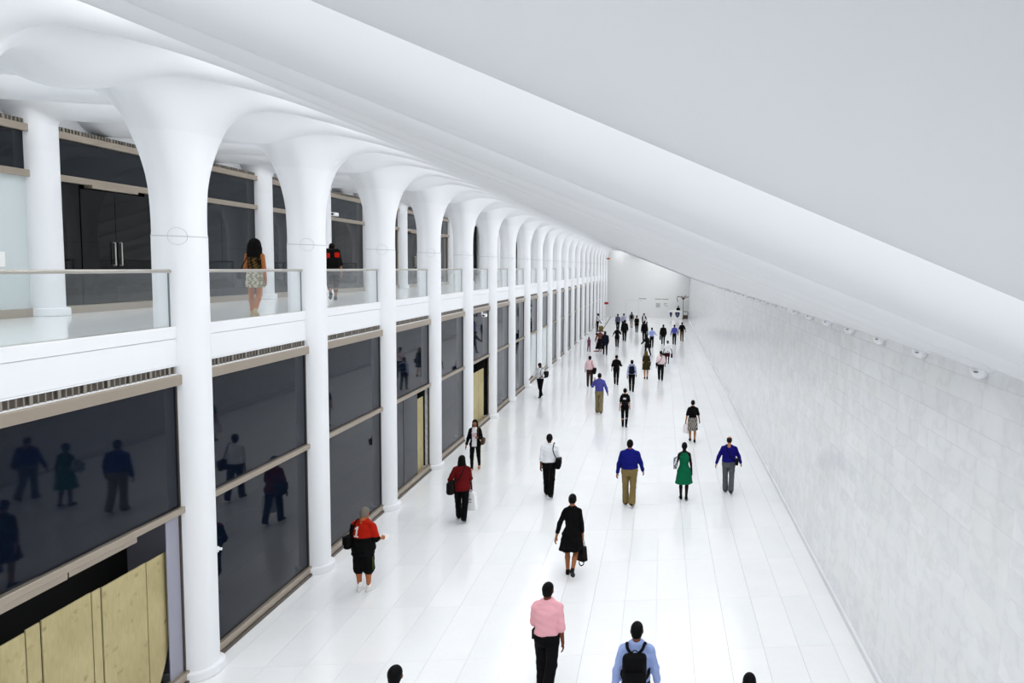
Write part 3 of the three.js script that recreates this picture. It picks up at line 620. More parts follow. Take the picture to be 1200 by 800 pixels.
function person(s) {
  const tab = tables[s.sex ?? 'm'], heavy = s.heavy ?? 0, fem = s.sex === 'f', res = s.res ?? 0.02;
  const lean = s.lean ?? 0.03, shW = (fem ? 0.155 : 0.182) * (1 + 0.18 * heavy), hipW = 0.088 * (1 + 0.15 * heavy);
  const [hl, kl, hr, kr] = Array.isArray(s.legs) ? s.legs : gait[s.legs ?? 'left'];
  const leg = (sd, h, k) => {
    const H = V(sd * hipW, 0.92, 0), K = V(H.x + sd * 0.004, H.y - 0.43 * Math.cos(h), 0.43 * Math.sin(h)), sa = h - k;
    const A = V(K.x - sd * 0.012, K.y - 0.41 * Math.cos(sa), K.z + 0.41 * Math.sin(sa));
    const pitch = sa < -0.25 ? -sa * 0.95 : sa > 0.15 ? -sa * 0.6 : 0;
    return { H, K, A, pitch, sd };
  };
  const legs = [leg(1, hl, kl), leg(-1, hr, kr)];
  let low = 9;
  for (const L of legs) for (const [y, z] of [[-0.08, -0.08], [-0.08, 0.19]]) low = Math.min(low, L.A.y + y * Math.cos(L.pitch) - z * Math.sin(L.pitch));
  const dy = -low; for (const L of legs) { L.H.y += dy; L.K.y += dy; L.A.y += dy; }
  const sway = (y) => (y - dy - 0.92) * lean;
  const arms = [1, -1].map((sd, i) => {
    const a = (s.arms ?? [])[i] ?? {}, sw = a.swing ?? (i ? -1 : 1) * (hr > hl ? 0.3 : -0.3) * (a.swing === 0 ? 0 : 1), ab = a.abd ?? 0.14 + 0.1 * heavy, fl = a.flex ?? 0.28, inn = a.in ?? 0;
    const S = V(sd * shW * 0.95, 1.385 + dy, -0.01 + sway(1.385 + dy));
    const u = V(sd * Math.sin(ab), -Math.cos(ab) * Math.cos(sw), Math.sin(sw) * Math.cos(ab)).normalize(), E = S.clone().addScaledVector(u, 0.29);
    const f = V(sd * Math.sin(ab) * 0.6 - sd * inn, -Math.cos(sw + fl), Math.sin(sw + fl)).normalize(), W = E.clone().addScaledVector(f, 0.25);
    return { S, E, W, f, sd, grip: a.grip ?? 0 };
  });
  const headC = V(0, 1.625 + dy, 0.025 + sway(1.6 + dy)), tilt = s.headTilt ?? 0, turn = s.headTurn ?? 0;
  const hm = new THREE.Matrix4().compose(headC, new THREE.Quaternion().setFromEuler(new THREE.Euler(tilt, turn, 0, 'YXZ')), V(1, 1, 1));
  const torso = (x, y, z, e, y0, y1) => {
    const yy = y - dy, zz = z - sway(y) - 0.012 * heavy, [a, b] = widths(tab, heavy, yy), rx = a + e, rz = b + e;
    const k = Math.sqrt((x / rx) ** 2 + (zz / rz) ** 2);
    return Math.max((k - 1) * Math.min(rx, rz) * 0.9, y0 + dy - y, y - y1 - dy);
  };
  const caps = [];
  for (const L of legs) { caps.push(cap(L.H, L.K, 0.082 * (1 + 0.25 * heavy), 0.055)); const c = L.K.clone().lerp(L.A, 0.3); c.z -= 0.012; caps.push(cap(L.K, c, 0.053, 0.054 * (1 + 0.1 * heavy)), cap(c, L.A, 0.054, 0.036)); }
  for (const A of arms) caps.push(cap(A.S, A.E, 0.052 * (1 + 0.2 * heavy), 0.039), cap(A.E, A.W, 0.039, 0.026));
  for (const A of arms) caps.push(cap(V(A.sd * 0.035, 1.465 + dy, A.S.z - 0.005), V(A.sd * shW * 0.8, 1.405 + dy, A.S.z), 0.04, 0.046));
  caps.push(cap(V(0, 1.44 + dy, sway(1.44 + dy)), V(0, 1.53 + dy, headC.z - 0.03), 0.056, 0.05));
  const skin = (x, y, z) => { let d = torso(x, y, z, -0.004, 0.8, 1.5); for (const c of caps) d = smin(d, dCap(c, x, y, z), 0.02); return d; };
  const bb = { lo: [9, -0.02, 9], hi: [-9, 1.62 + dy, -9] };
  for (const c of caps) for (const o of [0, 3]) for (const a of [0, 2]) { bb.lo[a] = Math.min(bb.lo[a], c[o + a] - 0.16); bb.hi[a] = Math.max(bb.hi[a], c[o + a] + 0.16); }
  for (const a of [0, 2]) { bb.lo[a] = Math.min(bb.lo[a], -0.3); bb.hi[a] = Math.max(bb.hi[a], 0.3); }
  const net = (f, r = res, lo = bb.lo, hi = bb.hi) => netGeometry(surfaceNet(f, lo, hi, r, 1));
  const g = thing('person', s.label, 'person', s.pos, s.group);
  g.rotation.y = Math.PI + (s.yaw ?? 0) * Math.PI / 180; const sc = s.h / 1.75; g.scale.setScalar(sc);
  if (s.yUp) g.position.y = s.yUp;
  // body: one mesh of trunk, limbs, head and hands
  const bits = [net(skin, res * 1.1, [bb.lo[0], 0, bb.lo[2]]), headNet.clone().applyMatrix4(hm)];
  for (const A of arms) {
    const Y = A.f.clone().negate(), fw = V(A.sd * -0.25, 0, 1), Z = fw.addScaledVector(Y, -fw.dot(Y)).normalize(), X = V(0, 0, 0).crossVectors(Y, Z);
    bits.push(handOf(A.sd, A.grip).clone().applyMatrix4(new THREE.Matrix4().makeBasis(X, Y, Z).setPosition(A.W.clone().addScaledVector(A.f, 0.012))));
    A.palm = A.W.clone().addScaledVector(A.f, 0.09).addScaledVector(X, A.sd < 0 ? 0.03 : -0.03);
  }
  mesh('body', merge(bits), cloth(s.skin ?? 0x8a5a3c, 0.6), g);
  if (s.hair) mesh('hair', hairOf(s.hair[0]).clone().applyMatrix4(hm), cloth(s.hair[1], 0.7), g);
  if (s.face) {
    mesh('eyes', merge([-1, 1].map((q) => new THREE.SphereGeometry(0.012, 10, 8).translate(q * 0.031, 0.006, 0.079))).applyMatrix4(hm), cloth(0xe8e4de, 0.3), g);
    mesh('pupils', merge([-1, 1].map((q) => new THREE.SphereGeometry(0.006, 8, 6).translate(q * 0.031, 0.006, 0.0875))).applyMatrix4(hm), cloth(0x120b08, 0.3), g);
    mesh('lips', new THREE.SphereGeometry(1, 12, 8).scale(0.022, 0.009, 0.008).translate(0, -0.062, 0.083).applyMatrix4(hm), cloth(0x7d3b34, 0.5), g);
  }
  // garments
  const fold = (x, y, z, a) => a * (Math.sin(31 * y + 9 * x + 4 * Math.sin(17 * z)) + 0.7 * Math.sin(53 * y - 23 * x + 13 * z)) * 0.5;
  const T = s.top, B = s.bottom;
  if (B && B.type !== 'none') {
    const len = B.len ?? 1, e = B.ease ?? 0.018, pc = [];
    if (B.type === 'skirt') {
      const hem = B.hem ?? 0.55, flare = B.flare ?? 0.05, top = B.top ?? 1.03;
      const mid = (hl + hr) * 0.1;
      const f = (x, y, z) => {
        const yy = y - dy, [a, b] = widths(tab, heavy, Math.max(yy, 0.86)), t = Math.max(0, (0.86 - yy) / 0.4);
        const k = Math.atan2(x, z), w = 1 + 0.05 * t * Math.sin(k * 7), rx = (a + 0.016 + flare * t) * w, rz = (b + 0.03 + (flare + 0.03) * t) * w;
        return Math.max((Math.sqrt((x / rx) ** 2 + ((z - sway(y) - mid * t) / rz) ** 2) - 1) * Math.min(rx, rz) * 0.85 + fold(x, y, z, 0.003), hem + dy - y, y - top - dy);
      };
      const gg = net(f); mesh('skirt', B.print ? tint(gg, B.print) : gg, B.print ? printMat : cloth(B.c), g);
    } else {
      for (const L of legs) {
        const end = L.K.clone().lerp(L.A, Math.max(0.02, (len - 0.5) * 2)), lf = B.type === 'shorts' ? 0.03 : 0;
        pc.push(cap(L.H, L.K, 0.09 * (1 + 0.25 * heavy) + e * 0.4, 0.062 + e * 0.6 + lf));
        if (len > 0.5) pc.push(cap(L.K, end, 0.062 + e * 0.6 + lf, (B.cuff ?? 0.05) + e * 0.5 + lf));
      }
      const f = (x, y, z) => { let d = torso(x, y, z, e * 0.55, 0.8, 1.04); for (const c of pc) d = smin(d, dCap(c, x, y, z), 0.022); return d + fold(x, y, z, 0.004); };
      mesh(B.type === 'shorts' ? 'shorts' : 'trousers', net(f), cloth(B.c), g);
    }
  }
  if (T) {
    const e = T.ease ?? 0.018, hem = T.hem ?? 0.97, pc = [], sl = T.sleeve ?? 1;
    for (const A of arms) {
      if (sl <= 0) { continue; }
      const r0 = 0.054 * (1 + 0.15 * heavy) + e * 0.35, r1 = 0.043 + e * 0.5, r2 = 0.033 + e * 0.45;
      if (sl <= 0.5) pc.push(cap(A.S, A.S.clone().lerp(A.E, sl * 2), r0, lerp(r0, r1, sl * 2) + 0.008));
      else { pc.push(cap(A.S, A.E, r0, r1)); pc.push(cap(A.E, A.E.clone().lerp(A.W, (sl - 0.5) * 2), r1, lerp(r1, r2, (sl - 0.5) * 2))); }
    }
    if (T.neck === undefined) for (const A of arms) pc.push(cap(V(A.sd * 0.035, 1.465 + dy, A.S.z - 0.005), V(A.sd * shW * 0.8, 1.405 + dy, A.S.z), 0.04 + e * 0.4, 0.046 + e * 0.45));
    const neckY = T.neck ?? 1.5, flare = T.flare ?? 0;
    const f = (x, y, z) => {
      const yy = y - dy; let ee = e + flare * Math.max(0, (1.05 - yy)) ;
      let d;
      if (yy < 0.86 && hem < 0.85) {
        const t = 0.86 - yy, k = Math.atan2(x, z), w = 1 + (T.pleat ?? 0.03) * t / 0.3 * Math.sin(k * 7 + 1), [a, b] = widths(tab, heavy, 0.86), rx = (a + ee) * w, rz = (b + ee + 0.12 * t) * w;
        d = Math.max((Math.sqrt((x / rx) ** 2 + ((z - sway(y)) / rz) ** 2) - 1) * Math.min(rx, rz) * 0.85, hem + dy - y);
      } else d = torso(x, y, z, ee, hem, neckY);
      for (const c of pc) d = smin(d, dCap(c, x, y, z), 0.025);
      return d + fold(x, y, z, T.fold ?? 0.005);
    };
    const gg = net(f); g.userData.backZ = (x, y) => { for (let z = -0.35; z < 0; z += 0.002) if (f(x, y + dy, z) < 0) return z; return -0.12; };
    const m = mesh(T.name ?? 'shirt', T.print ? tint(gg, T.print) : gg, T.print ? printMat : cloth(T.c), g);
    if (T.collar) mesh('collar', new THREE.TorusGeometry(0.066, 0.016, 8, 24).rotateX(Math.PI / 2 - 0.25).scale(1, 1.1, 1).translate(0, 1.49 + dy, sway(1.49 + dy) - 0.002), cloth(T.c), m);
  }
  legs.forEach((L) => {
    const m = mesh('shoe', s.shoeGeo ?? shoeNet, cloth(s.shoe ?? 0x0a0908, 0.5), g); m.position.copy(L.A); m.rotation.set(L.pitch, L.sd * 0.12, 0, 'YXZ');
    if (s.socks) mesh('sock', new THREE.CylinderGeometry(0.045, 0.043, 0.12, 16).translate(L.A.x, L.A.y + 0.06, L.A.z), cloth(s.socks), g);
  });
  const out = { g, arms, dy, sway, sc, at: (x, y, z) => g.localToWorld(V(x, y + dy, z)), spec: s, headC, backZ: g.userData.backZ };
  delete g.userData.backZ;
  g.updateMatrixWorld(true); people.push(out); return out;
}
// a carried or worn thing: built in its bearer's frame, top-level in the scene
function carried(p, name, label, category, base, build) {
  const w = p.g.localToWorld(V(...base)), t = thing(name, label, category, [w.x, w.y, w.z]);
  t.rotation.y = p.g.rotation.y; t.scale.copy(p.g.scale);
  build(t, (x, y, z) => [x - base[0], y - base[1], z - base[2]]); return t;
}
const strapAlong = (p, pts, r = 0.012, flat = 1) => tube(pts, r, 28, 8);
function backpack(p, c, label, big = 1, z0 = null) {
  const y = 1.0 + p.dy, zb = (z0 ?? p.backZ(0, 1.2)) + p.sway(1.2);
  return carried(p, 'backpack', label, 'backpack', [0, y, zb - 0.08], (t, r) => {
    const m = cloth(c, 0.8);
    mesh('pack', rbox(0.3 * big, 0.42 * big, 0.14 * big, 0.06 * big, 0, 0.21 * big, -0.005), m, t);
    mesh('pocket', rbox(0.22 * big, 0.18 * big, 0.06, 0.028, 0, 0.13 * big, -0.085 * big), m, t);
    for (const q of [-1, 1]) mesh('strap', strapAlong(p, [[q * 0.04, 0.4 * big, 0.03], [q * 0.095, 0.47, 0.06], [q * 0.115, 0.515, 0.11], [q * 0.12, 0.47, 0.2], [q * 0.13, 0.32, 0.255], [q * 0.165, 0.16, 0.2], [q * 0.17, 0.1, 0.08], [q * 0.12, 0.06, 0.02]], 0.022), m, t);
    mesh('grab_loop', new THREE.TorusGeometry(0.035, 0.008, 6, 16, Math.PI).translate(0, 0.42 * big, 0.02), m, t);
  });
}
function sideBag(p, side, c, label, o = {}) {                      // shoulder bag at the hip, strap over the same or the other shoulder
  const y = (o.y ?? 0.82) + p.dy, hw = o.x ?? 0.24, w = o.w ?? 0.12, h = o.h ?? 0.3, d = o.d ?? 0.34, z = o.z ?? -0.06;
  return carried(p, 'shoulder_bag', label, 'bag', [side * hw, y, z], (t, r) => {
    const m = cloth(c, 0.7);
    mesh('bag_body', rbox(w, h, d, Math.min(w, h) * 0.35, 0, h / 2, 0), m, t);
    mesh('flap', rbox(w * 0.35, h * 0.6, d * 0.94, 0.015, side * w * 0.42, h * 0.64, 0), m, t);
    const so = o.cross ? -side * 0.1 : side * 0.13, top = 1.49 + p.dy, bz = p.backZ(0, 1.25) - 0.02, zs = p.sway(top);
    const pts = [r(side * (hw - 0.01), y + h * 0.9, z - d * 0.35), r((side * hw * 0.75 + so) / 2 + side * 0.03, 1.14 + p.dy, bz - 0.012 + p.sway(1.14)), r(so * 0.7 + side * 0.03, 1.34 + p.dy, bz + 0.0 + p.sway(1.3)), r(so, top, zs - 0.05), r(so * 1.02, top + 0.01, zs + 0.02), r(so * 0.7 + side * 0.03, 1.3 + p.dy, 0.15 + zs), r(side * hw * 0.72, 1.1 + p.dy, 0.17), r(side * (hw - 0.01), y + h * 0.9, z + d * 0.4)];
    mesh('strap', strapAlong(p, pts, o.sr ?? 0.013), m, t);
  });
}
function handBag(p, i, c, label, o = {}) {
  const A = p.arms[i], w = o.w ?? 0.1, h = o.h ?? 0.26, d = o.d ?? 0.34, drop = o.drop ?? 0.14, base = [A.palm.x, A.palm.y - drop - h, A.palm.z];
  return carried(p, o.name ?? 'handbag', label, 'bag', base, (t) => {
    const m = cloth(c, o.rough ?? 0.6), sh = new THREE.Shape(), k = o.taper ?? 0.85;
    sh.moveTo(-d / 2, 0.02); sh.quadraticCurveTo(-d / 2, 0, -d / 2 + 0.02, 0); sh.lineTo(d / 2 - 0.02, 0); sh.quadraticCurveTo(d / 2, 0, d / 2, 0.02); sh.lineTo(d / 2 * k, h); sh.lineTo(-d / 2 * k, h);
    const gm = new THREE.ExtrudeGeometry(sh, { depth: w - 0.02, bevelEnabled: true, bevelSize: 0.01, bevelThickness: 0.01, bevelSegments: 2 }).translate(0, 0, -(w - 0.02) / 2).rotateY(Math.PI / 2 + (o.turn ?? 0));
    mesh('bag_body', gm, m, t);
    for (const q of [-1, 1]) mesh('handle', new THREE.TubeGeometry(new THREE.CatmullRomCurve3([V(q * w * 0.4, h - 0.02, -d * 0.25), V(q * 0.02, h + drop * 0.8, -0.04), V(q * 0.012, h + drop, 0), V(q * 0.02, h + drop * 0.8, 0.04), V(q * w * 0.4, h - 0.02, d * 0.25)]), 20, 0.009, 6).rotateY(o.turn ?? 0), o.hc ? cloth(o.hc) : m, t);
    if (o.print) mesh('print', merge(o.print.map(([a, b, u, v]) => box(u, v, 0.004, a, b, w / 2 + 0.003))).rotateY(Math.PI / 2 + (o.turn ?? 0)), M.ink, t);
    if (o.tail) mesh('dangling_strap', new THREE.TorusGeometry(0.05, 0.01, 8, 20).scale(1, 1.5, 1).translate(0, -0.05, 0), m, t);
  });
}
const BLK = 0x050506, DARK = [0x2b1710, 0x1e100b], TAN = 0xa06a48, FAIR = 0xc89878;
const G = (x, z) => [x, 0, z];
const back = { swing: -0.25 }, fwd = { swing: 0.3 };
{
  let p;
  // --- foreground
  p = person({ pos: G(-5.76, -15.3), h: 1.7, yaw: -14, res: 0.016, heavy: 0.75, label: 'heavy man in a red and black jersey numbered 1, black shorts and white shoes', skin: 0xa8653f, hair: ['short', 0x6e675f], legs: [0.02, 0.03, 0.05, 0.03], lean: 0.05, headTilt: 0.2,
    arms: [{ swing: 0.1, abd: 0.24, flex: 1.3, in: 0.4 }, { swing: 0.05, abd: 0.28, flex: 1.3, in: 0.3, grip: 1 }],
    top: { print: (x, y, z) => y > 1.17 && !(x > 0.13 && y < 1.42 && z < 0.1) ? 0xa81c0a : BLK, sleeve: 0.48, hem: 0.8, ease: 0.035, name: 'jersey' }, bottom: { type: 'shorts', c: BLK, len: 0.55, ease: 0.03 }, shoe: 0xd9d9d6, socks: 0xf0f0ee });
  { const ones = new THREE.Shape(); ones.moveTo(-0.025, -0.1); ones.lineTo(0.07, -0.1); ones.lineTo(0.07, -0.075); ones.lineTo(0.04, -0.075); ones.lineTo(0.04, 0.1); ones.lineTo(0.01, 0.1); ones.lineTo(-0.03, 0.065); ones.lineTo(-0.03, 0.04); ones.lineTo(0.005, 0.055); ones.lineTo(0.005, -0.075); ones.lineTo(-0.025, -0.075);
    const gg = new THREE.ExtrudeGeometry(ones, { depth: 0.008, bevelEnabled: false, steps: 1 }); const q = gg.attributes.position;
    for (let i = 0; i < q.count; i++) { const x = -q.getX(i) + 0.06, y = q.getY(i) + 1.3; q.setXYZ(i, x, y + p.dy, p.backZ(x, y) - 0.006 - q.getZ(i)); }
    const ix = []; for (let i = 0; i < q.count; i += 3) ix.push(i, i + 1, i + 2); gg.setIndex(ix); gg.computeVertexNormals(); mesh('jersey_number', noUv(gg), cloth(0xe8d8d4), p.g);
    mesh('green_stripe', box(0.012, 0.28, 0.03, -0.22, 0.62 + p.dy, -0.02), cloth(0x39481a), p.g); }
  carried(p, 'paper_sheet', 'white paper held by the man in the red jersey', 'paper', [p.arms[1].palm.x, p.arms[1].palm.y, p.arms[1].palm.z + 0.03], (t) => mesh('sheet', rbox(0.2, 0.006, 0.15, 0.002, 0, 0.02, 0).rotateX(-0.5), M.paper, t));
  sideBag(p, 1, BLK, 'black bag slung on the man in the red jersey', { x: 0.2, y: 0.95, z: -0.16, w: 0.14, h: 0.28, d: 0.2 });

  p = person({ pos: G(-4.95, -19.47), h: 1.66, yaw: 6, res: 0.016, sex: 'f', heavy: 0.55, label: 'woman in a dark red top with long black hair and black trousers', skin: 0x3a2018, hair: ['long', BLK], legs: 'leftS', lean: 0.08, arms: [{ swing: -0.2, abd: 0.42, flex: 0.2 }, { swing: 0.15, abd: 0.16, flex: 0.1, grip: 1 }],
    top: { c: 0x5e0d10, sleeve: 0.5, hem: 0.83, ease: 0.035, name: 'blouse' }, bottom: { type: 'trousers', c: BLK, cuff: 0.06, ease: 0.03 }, shoe: BLK });
  sideBag(p, 1, 0x0b0808, 'large black bag on the woman in the dark red top', { x: 0.24, w: 0.17, h: 0.34, d: 0.36, y: 0.76, z: -0.1, cross: true });
  handBag(p, 1, 0xf2f2f2, 'white plastic carrier bag held by the woman in dark red', { name: 'carrier_bag', w: 0.16, h: 0.46, d: 0.3, drop: 0.08, taper: 0.8, turn: 1.3, print: [[0.02, 0.3, 0.07, 0.03], [0.03, 0.23, 0.06, 0.025]] });

  p = person({ pos: G(-5.76, -24.3), h: 1.62, yaw: 180, res: 0.016, sex: 'f', label: 'woman facing the camera in a white top, black cardigan and black leggings', skin: 0x8a5638, hair: ['long', 0x0d0907], face: true, legs: 'rightS', headTilt: -0.1, arms: [{ swing: 0.2, abd: 0.25, flex: 1.7, in: 0.5 }, { swing: 0.1, abd: 0.25, flex: 0.4 }],
    top: { print: (x, y, z) => Math.abs(x) < 0.075 && z > 0.04 ? (y > 1.2 && y < 1.34 && Math.sin(x * 90 + y * 70) > 0 ? 0xc97a90 : 0xe9e6e8) : BLK, sleeve: 0.9, hem: 0.84, ease: 0.026, name: 'cardigan' }, bottom: { type: 'trousers', c: BLK, ease: 0.006, cuff: 0.042 }, shoe: 0xb98a7a });
  sideBag(p, 1, 0x4a3420, 'brown handbag on the arm of the woman in a black cardigan', { x: 0.27, y: 0.9, h: 0.22, d: 0.26, z: 0.06, w: 0.1 });

  p = person({ pos: G(-3.06, -21.42), h: 1.79, yaw: 0, res: 0.016, label: 'man in a white shirt and black trousers with a black shoulder bag', skin: 0x6b4430, hair: ['short', BLK], legs: 'leftS', arms: [{ swing: -0.1, abd: 0.12 }, { swing: 0.1, abd: 0.2 }], top: { c: 0xe9ebef, sleeve: 0.62, hem: 0.97, ease: 0.028, collar: true }, bottom: { type: 'trousers', c: BLK, cuff: 0.065, ease: 0.026 } });
  sideBag(p, -1, BLK, 'black laptop bag on the man in the white shirt', { x: 0.26, y: 0.8, w: 0.13, h: 0.3, d: 0.3 });

  p = person({ pos: G(-1.79, -15.92), h: 1.74, yaw: -3, res: 0.016, sex: 'f', label: 'woman in a short black dress and flat shoes', skin: 0x9a6242, hair: ['bun', BLK], legs: [0.03, 0.05, -0.12, 0.75], arms: [{ swing: -0.35, abd: 0.35, flex: 0.1 }, { swing: 0.0, abd: 0.18, flex: 0.06, grip: 1 }], top: { c: BLK, sleeve: 0.82, hem: 0.56, ease: 0.018, flare: 0.15, pleat: 0.05, name: 'dress' }, bottom: { type: 'none' }, shoe: 0x0c0908 });
  handBag(p, 1, BLK, 'black handbag hanging from the hand of the woman in the black dress', { h: 0.3, d: 0.24, w: 0.12, drop: 0.16, taper: 0.7, turn: 0.9, tail: true, hc: 0x8a8886 });

  p = person({ pos: G(-1.63, -11.32), h: 1.77, yaw: -8, res: 0.015, heavy: 0.1, label: 'man in a pink shirt with rolled sleeves and black trousers', skin: 0x6a3a26, hair: ['short', BLK], legs: [0.12, 0.05, -0.16, 0.55], headTurn: -0.15, arms: [{ swing: 0.25, abd: 0.16, flex: 0.6 }, { swing: -0.1, abd: 0.15, flex: 0.15 }], top: { c: 0xecadb6, sleeve: 0.6, hem: 0.98, ease: 0.03, collar: true, fold: 0.007 }, bottom: { type: 'trousers', c: 0x060608, cuff: 0.075, ease: 0.03 } });
  carried(p, 'phone', 'dark phone clipped at the hip of the man in pink', 'phone', [0.2, 0.9 + p.dy, -0.02], (t) => { mesh('case', rbox(0.035, 0.15, 0.08, 0.01, 0, 0.075, 0), cloth(0x1a1a1c, 0.4), t); mesh('clip', rbox(0.02, 0.06, 0.03, 0.006, -0.02, 0.1, 0), cloth(0x3a3a3c, 0.4), t); });

  p = person({ pos: G(-0.24, -9.85), h: 1.78, yaw: -4, res: 0.015, heavy: 0.1, label: 'man in a pale blue shirt wearing a black backpack', skin: 0x7a4c36, hair: ['short', BLK], legs: 'leftS', arms: [{ swing: -0.15, abd: 0.24 }, { swing: 0.1, abd: 0.24 }], top: { c: 0x98abdc, sleeve: 0.95, hem: 0.97, ease: 0.032, collar: true }, bottom: { type: 'trousers', c: BLK } });
  backpack(p, BLK, 'black backpack on the man in the pale blue shirt', 1.05);
  person({ pos: G(-3.07, -9.02), h: 1.74, yaw: 0, res: 0.02, label: 'dark-haired walker of whom only the head shows, following the man in pink', skin: 0x6a4430, hair: ['short', BLK], legs: 'leftS', top: { c: 0x30343c }, bottom: { type: 'trousers', c: BLK } });
  person({ pos: G(1.15, -8.55), h: 1.72, yaw: 0, res: 0.02, label: 'dark-haired walker of whom only the crown shows, near the marble wall', skin: 0x6a4430, hair: ['short', BLK], legs: 'rightS', top: { c: 0x3a3c40 }, bottom: { type: 'trousers', c: BLK } });

  // --- middle of the hall
  p = person({ pos: G(-0.77, -20.55), h: 1.82, yaw: -2, res: 0.016, heavy: 0.75, label: 'stout man in a royal blue long-sleeved shirt and khaki trousers', skin: 0x8a5236, hair: ['short', BLK], legs: [0.06, 0.04, -0.1, 0.3], arms: [{ swing: -0.12, abd: 0.28, flex: 0.25 }, { swing: 0.12, abd: 0.34, flex: 0.3 }], top: { c: 0x10166e, sleeve: 0.97, hem: 0.99, ease: 0.03, collar: true }, bottom: { type: 'trousers', c: 0x7d6b43, cuff: 0.075, ease: 0.03 } });
  p = person({ pos: G(0.75, -21.03), h: 1.63, yaw: 0, res: 0.016, sex: 'f', label: 'woman in a sleeveless green knee-length dress', skin: 0x1c100c, hair: ['bun', BLK], legs: [0.02, 0.05, -0.06, 0.2], arms: [{ swing: 0.1, abd: 0.3, flex: 1.0, in: 0.2 }, { swing: -0.1, abd: 0.2, flex: 0.2 }], top: { c: 0x06603f, sleeve: 0, hem: 0.5, ease: 0.016, flare: 0.15, neck: 1.45, name: 'dress' }, bottom: { type: 'none' }, shoe: BLK });
  carried(p, 'clutch_bag', 'black and white patterned clutch under the arm of the woman in green', 'bag', [0.27, 1.0 + p.dy, -0.04], (t) => { mesh('bag_body', tint(new THREE.BoxGeometry(0.11, 0.26, 0.36, 6, 16, 20).translate(0, 0.13, 0).rotateX(0.6), (x, y, z) => Math.sin(x * 60 + y * 70) * Math.sin(z * 64) > 0 ? 0xc9d3d6 : 0x10161a), printMat, t); mesh('clasp', new THREE.SphereGeometry(0.018, 10, 8).translate(0.05, 0.2, 0), M.steel, t); });
  p = person({ pos: G(2.09, -21.65), h: 1.67, yaw: -6, res: 0.016, heavy: 0.6, label: 'balding man in a navy blue shirt and grey trousers with a crossbody bag', skin: 0xb57a58, hair: ['bald', 0x14100e], legs: [0.12, 0.06, -0.1, 0.5], headTilt: 0.25, arms: [{ swing: -0.1, abd: 0.45, flex: 0.4 }, { swing: 0.15, abd: 0.42, flex: 0.3 }], top: { c: 0x140f6b, sleeve: 0.97, hem: 0.98, ease: 0.03 }, bottom: { type: 'trousers', c: 0x57585c, cuff: 0.075, ease: 0.03 } });
  sideBag(p, -1, BLK, 'small black crossbody bag on the balding man in navy', { x: 0.25, y: 0.88, w: 0.09, h: 0.2, d: 0.2, cross: true });
  p = person({ pos: G(1.29, -28.15), h: 1.6, yaw: 0, sex: 'f', heavy: 0.45, res: 0.018, label: 'woman in a black top and black and white patterned skirt', skin: 0xa87248, hair: ['bun', BLK], legs: 'leftS', arms: [{ swing: -0.1, abd: 0.28, grip: 1 }, { swing: 0.12, abd: 0.3 }], top: { c: BLK, sleeve: 0.42, hem: 0.96, ease: 0.022 }, bottom: { type: 'skirt', hem: 0.5, flare: 0.02, print: (x, y, z) => Math.sin(x * 95 + 2 * Math.sin(y * 60)) * Math.sin(y * 85 + z * 60) > 0.05 ? 0xb9b0a6 : 0x161213 }, shoe: BLK });
  handBag(p, 0, 0xe9e0e2, 'pale pink shopping bag held by the woman in the patterned skirt', { name: 'shopping_bag', h: 0.34, d: 0.28, w: 0.1, drop: 0.06, turn: 0.6 });

  p = person({ pos: G(-5.85, -37.74), h: 1.72, yaw: 155, res: 0.02, label: 'man in a white shirt with a black shoulder bag looking down by the storefronts', skin: 0x5c3826, hair: ['short', BLK], face: true, legs: 'leftS', headTilt: 0.45, arms: [{ swing: 0.25, abd: 0.2, flex: 1.2 }, { swing: 0.5, abd: 0.4, flex: 0.4 }], top: { c: 0xe4e6ea, sleeve: 0.62, hem: 0.97, ease: 0.028 }, bottom: { type: 'trousers', c: BLK, ease: 0.022 } });
  sideBag(p, 1, BLK, 'black bag on the man looking down by the storefronts', { x: 0.26, y: 1.0, w: 0.16, h: 0.34, d: 0.3, z: -0.08 });
  p = person({ pos: G(-3.78, -41.36), h: 1.68, yaw: 0, res: 0.022, label: 'man in a pale pink shirt and brown trousers with a black bag', skin: 0x5a3626, hair: ['short', BLK], legs: 'rightS', arms: [{ swing: 0.1, flex: 0.5, abd: 0.22 }, { swing: -0.1, abd: 0.2 }], top: { c: 0xe7c3c8, sleeve: 0.6, hem: 0.97, ease: 0.03 }, bottom: { type: 'trousers', c: 0x35231d, ease: 0.03 } });
  sideBag(p, -1, BLK, 'large black bag on the man in the pale pink shirt', { x: 0.26, y: 0.72, w: 0.18, h: 0.36, d: 0.4 });
  p = person({ pos: G(-2.66, -33.83), h: 1.8, yaw: 2, res: 0.02, label: 'man in a violet-blue shirt and khaki trousers with a hand to his ear', skin: 0x7a4a34, hair: ['short', BLK], legs: [0.14, 0.06, -0.16, 0.4], headTilt: 0.1, arms: [{ swing: 0.5, abd: 0.45, flex: 2.3, in: 0.55, grip: 1 }, { swing: -0.15, abd: 0.4, flex: 0.5 }], top: { c: 0x4a4a94, sleeve: 0.95, hem: 0.97, ease: 0.032 }, bottom: { type: 'trousers', c: 0x7f7355, ease: 0.035, cuff: 0.08 }, shoe: 0x2a1c16 });
  p = person({ pos: G(-1.39, -30.92), h: 1.6, yaw: 0, sex: 'f', res: 0.02, label: 'woman in a black t-shirt and trousers with a small white-topped backpack', skin: 0xc48f74, hair: ['bun', BLK], legs: [0.03, 0.05, -0.12, 0.5], arms: [{ swing: 0, abd: 0.2, flex: 0.15 }, { swing: 0, abd: 0.16, flex: 0.5 }], top: { c: BLK, sleeve: 0.36, hem: 0.86, ease: 0.02 }, bottom: { type: 'trousers', c: BLK, ease: 0.012 } });
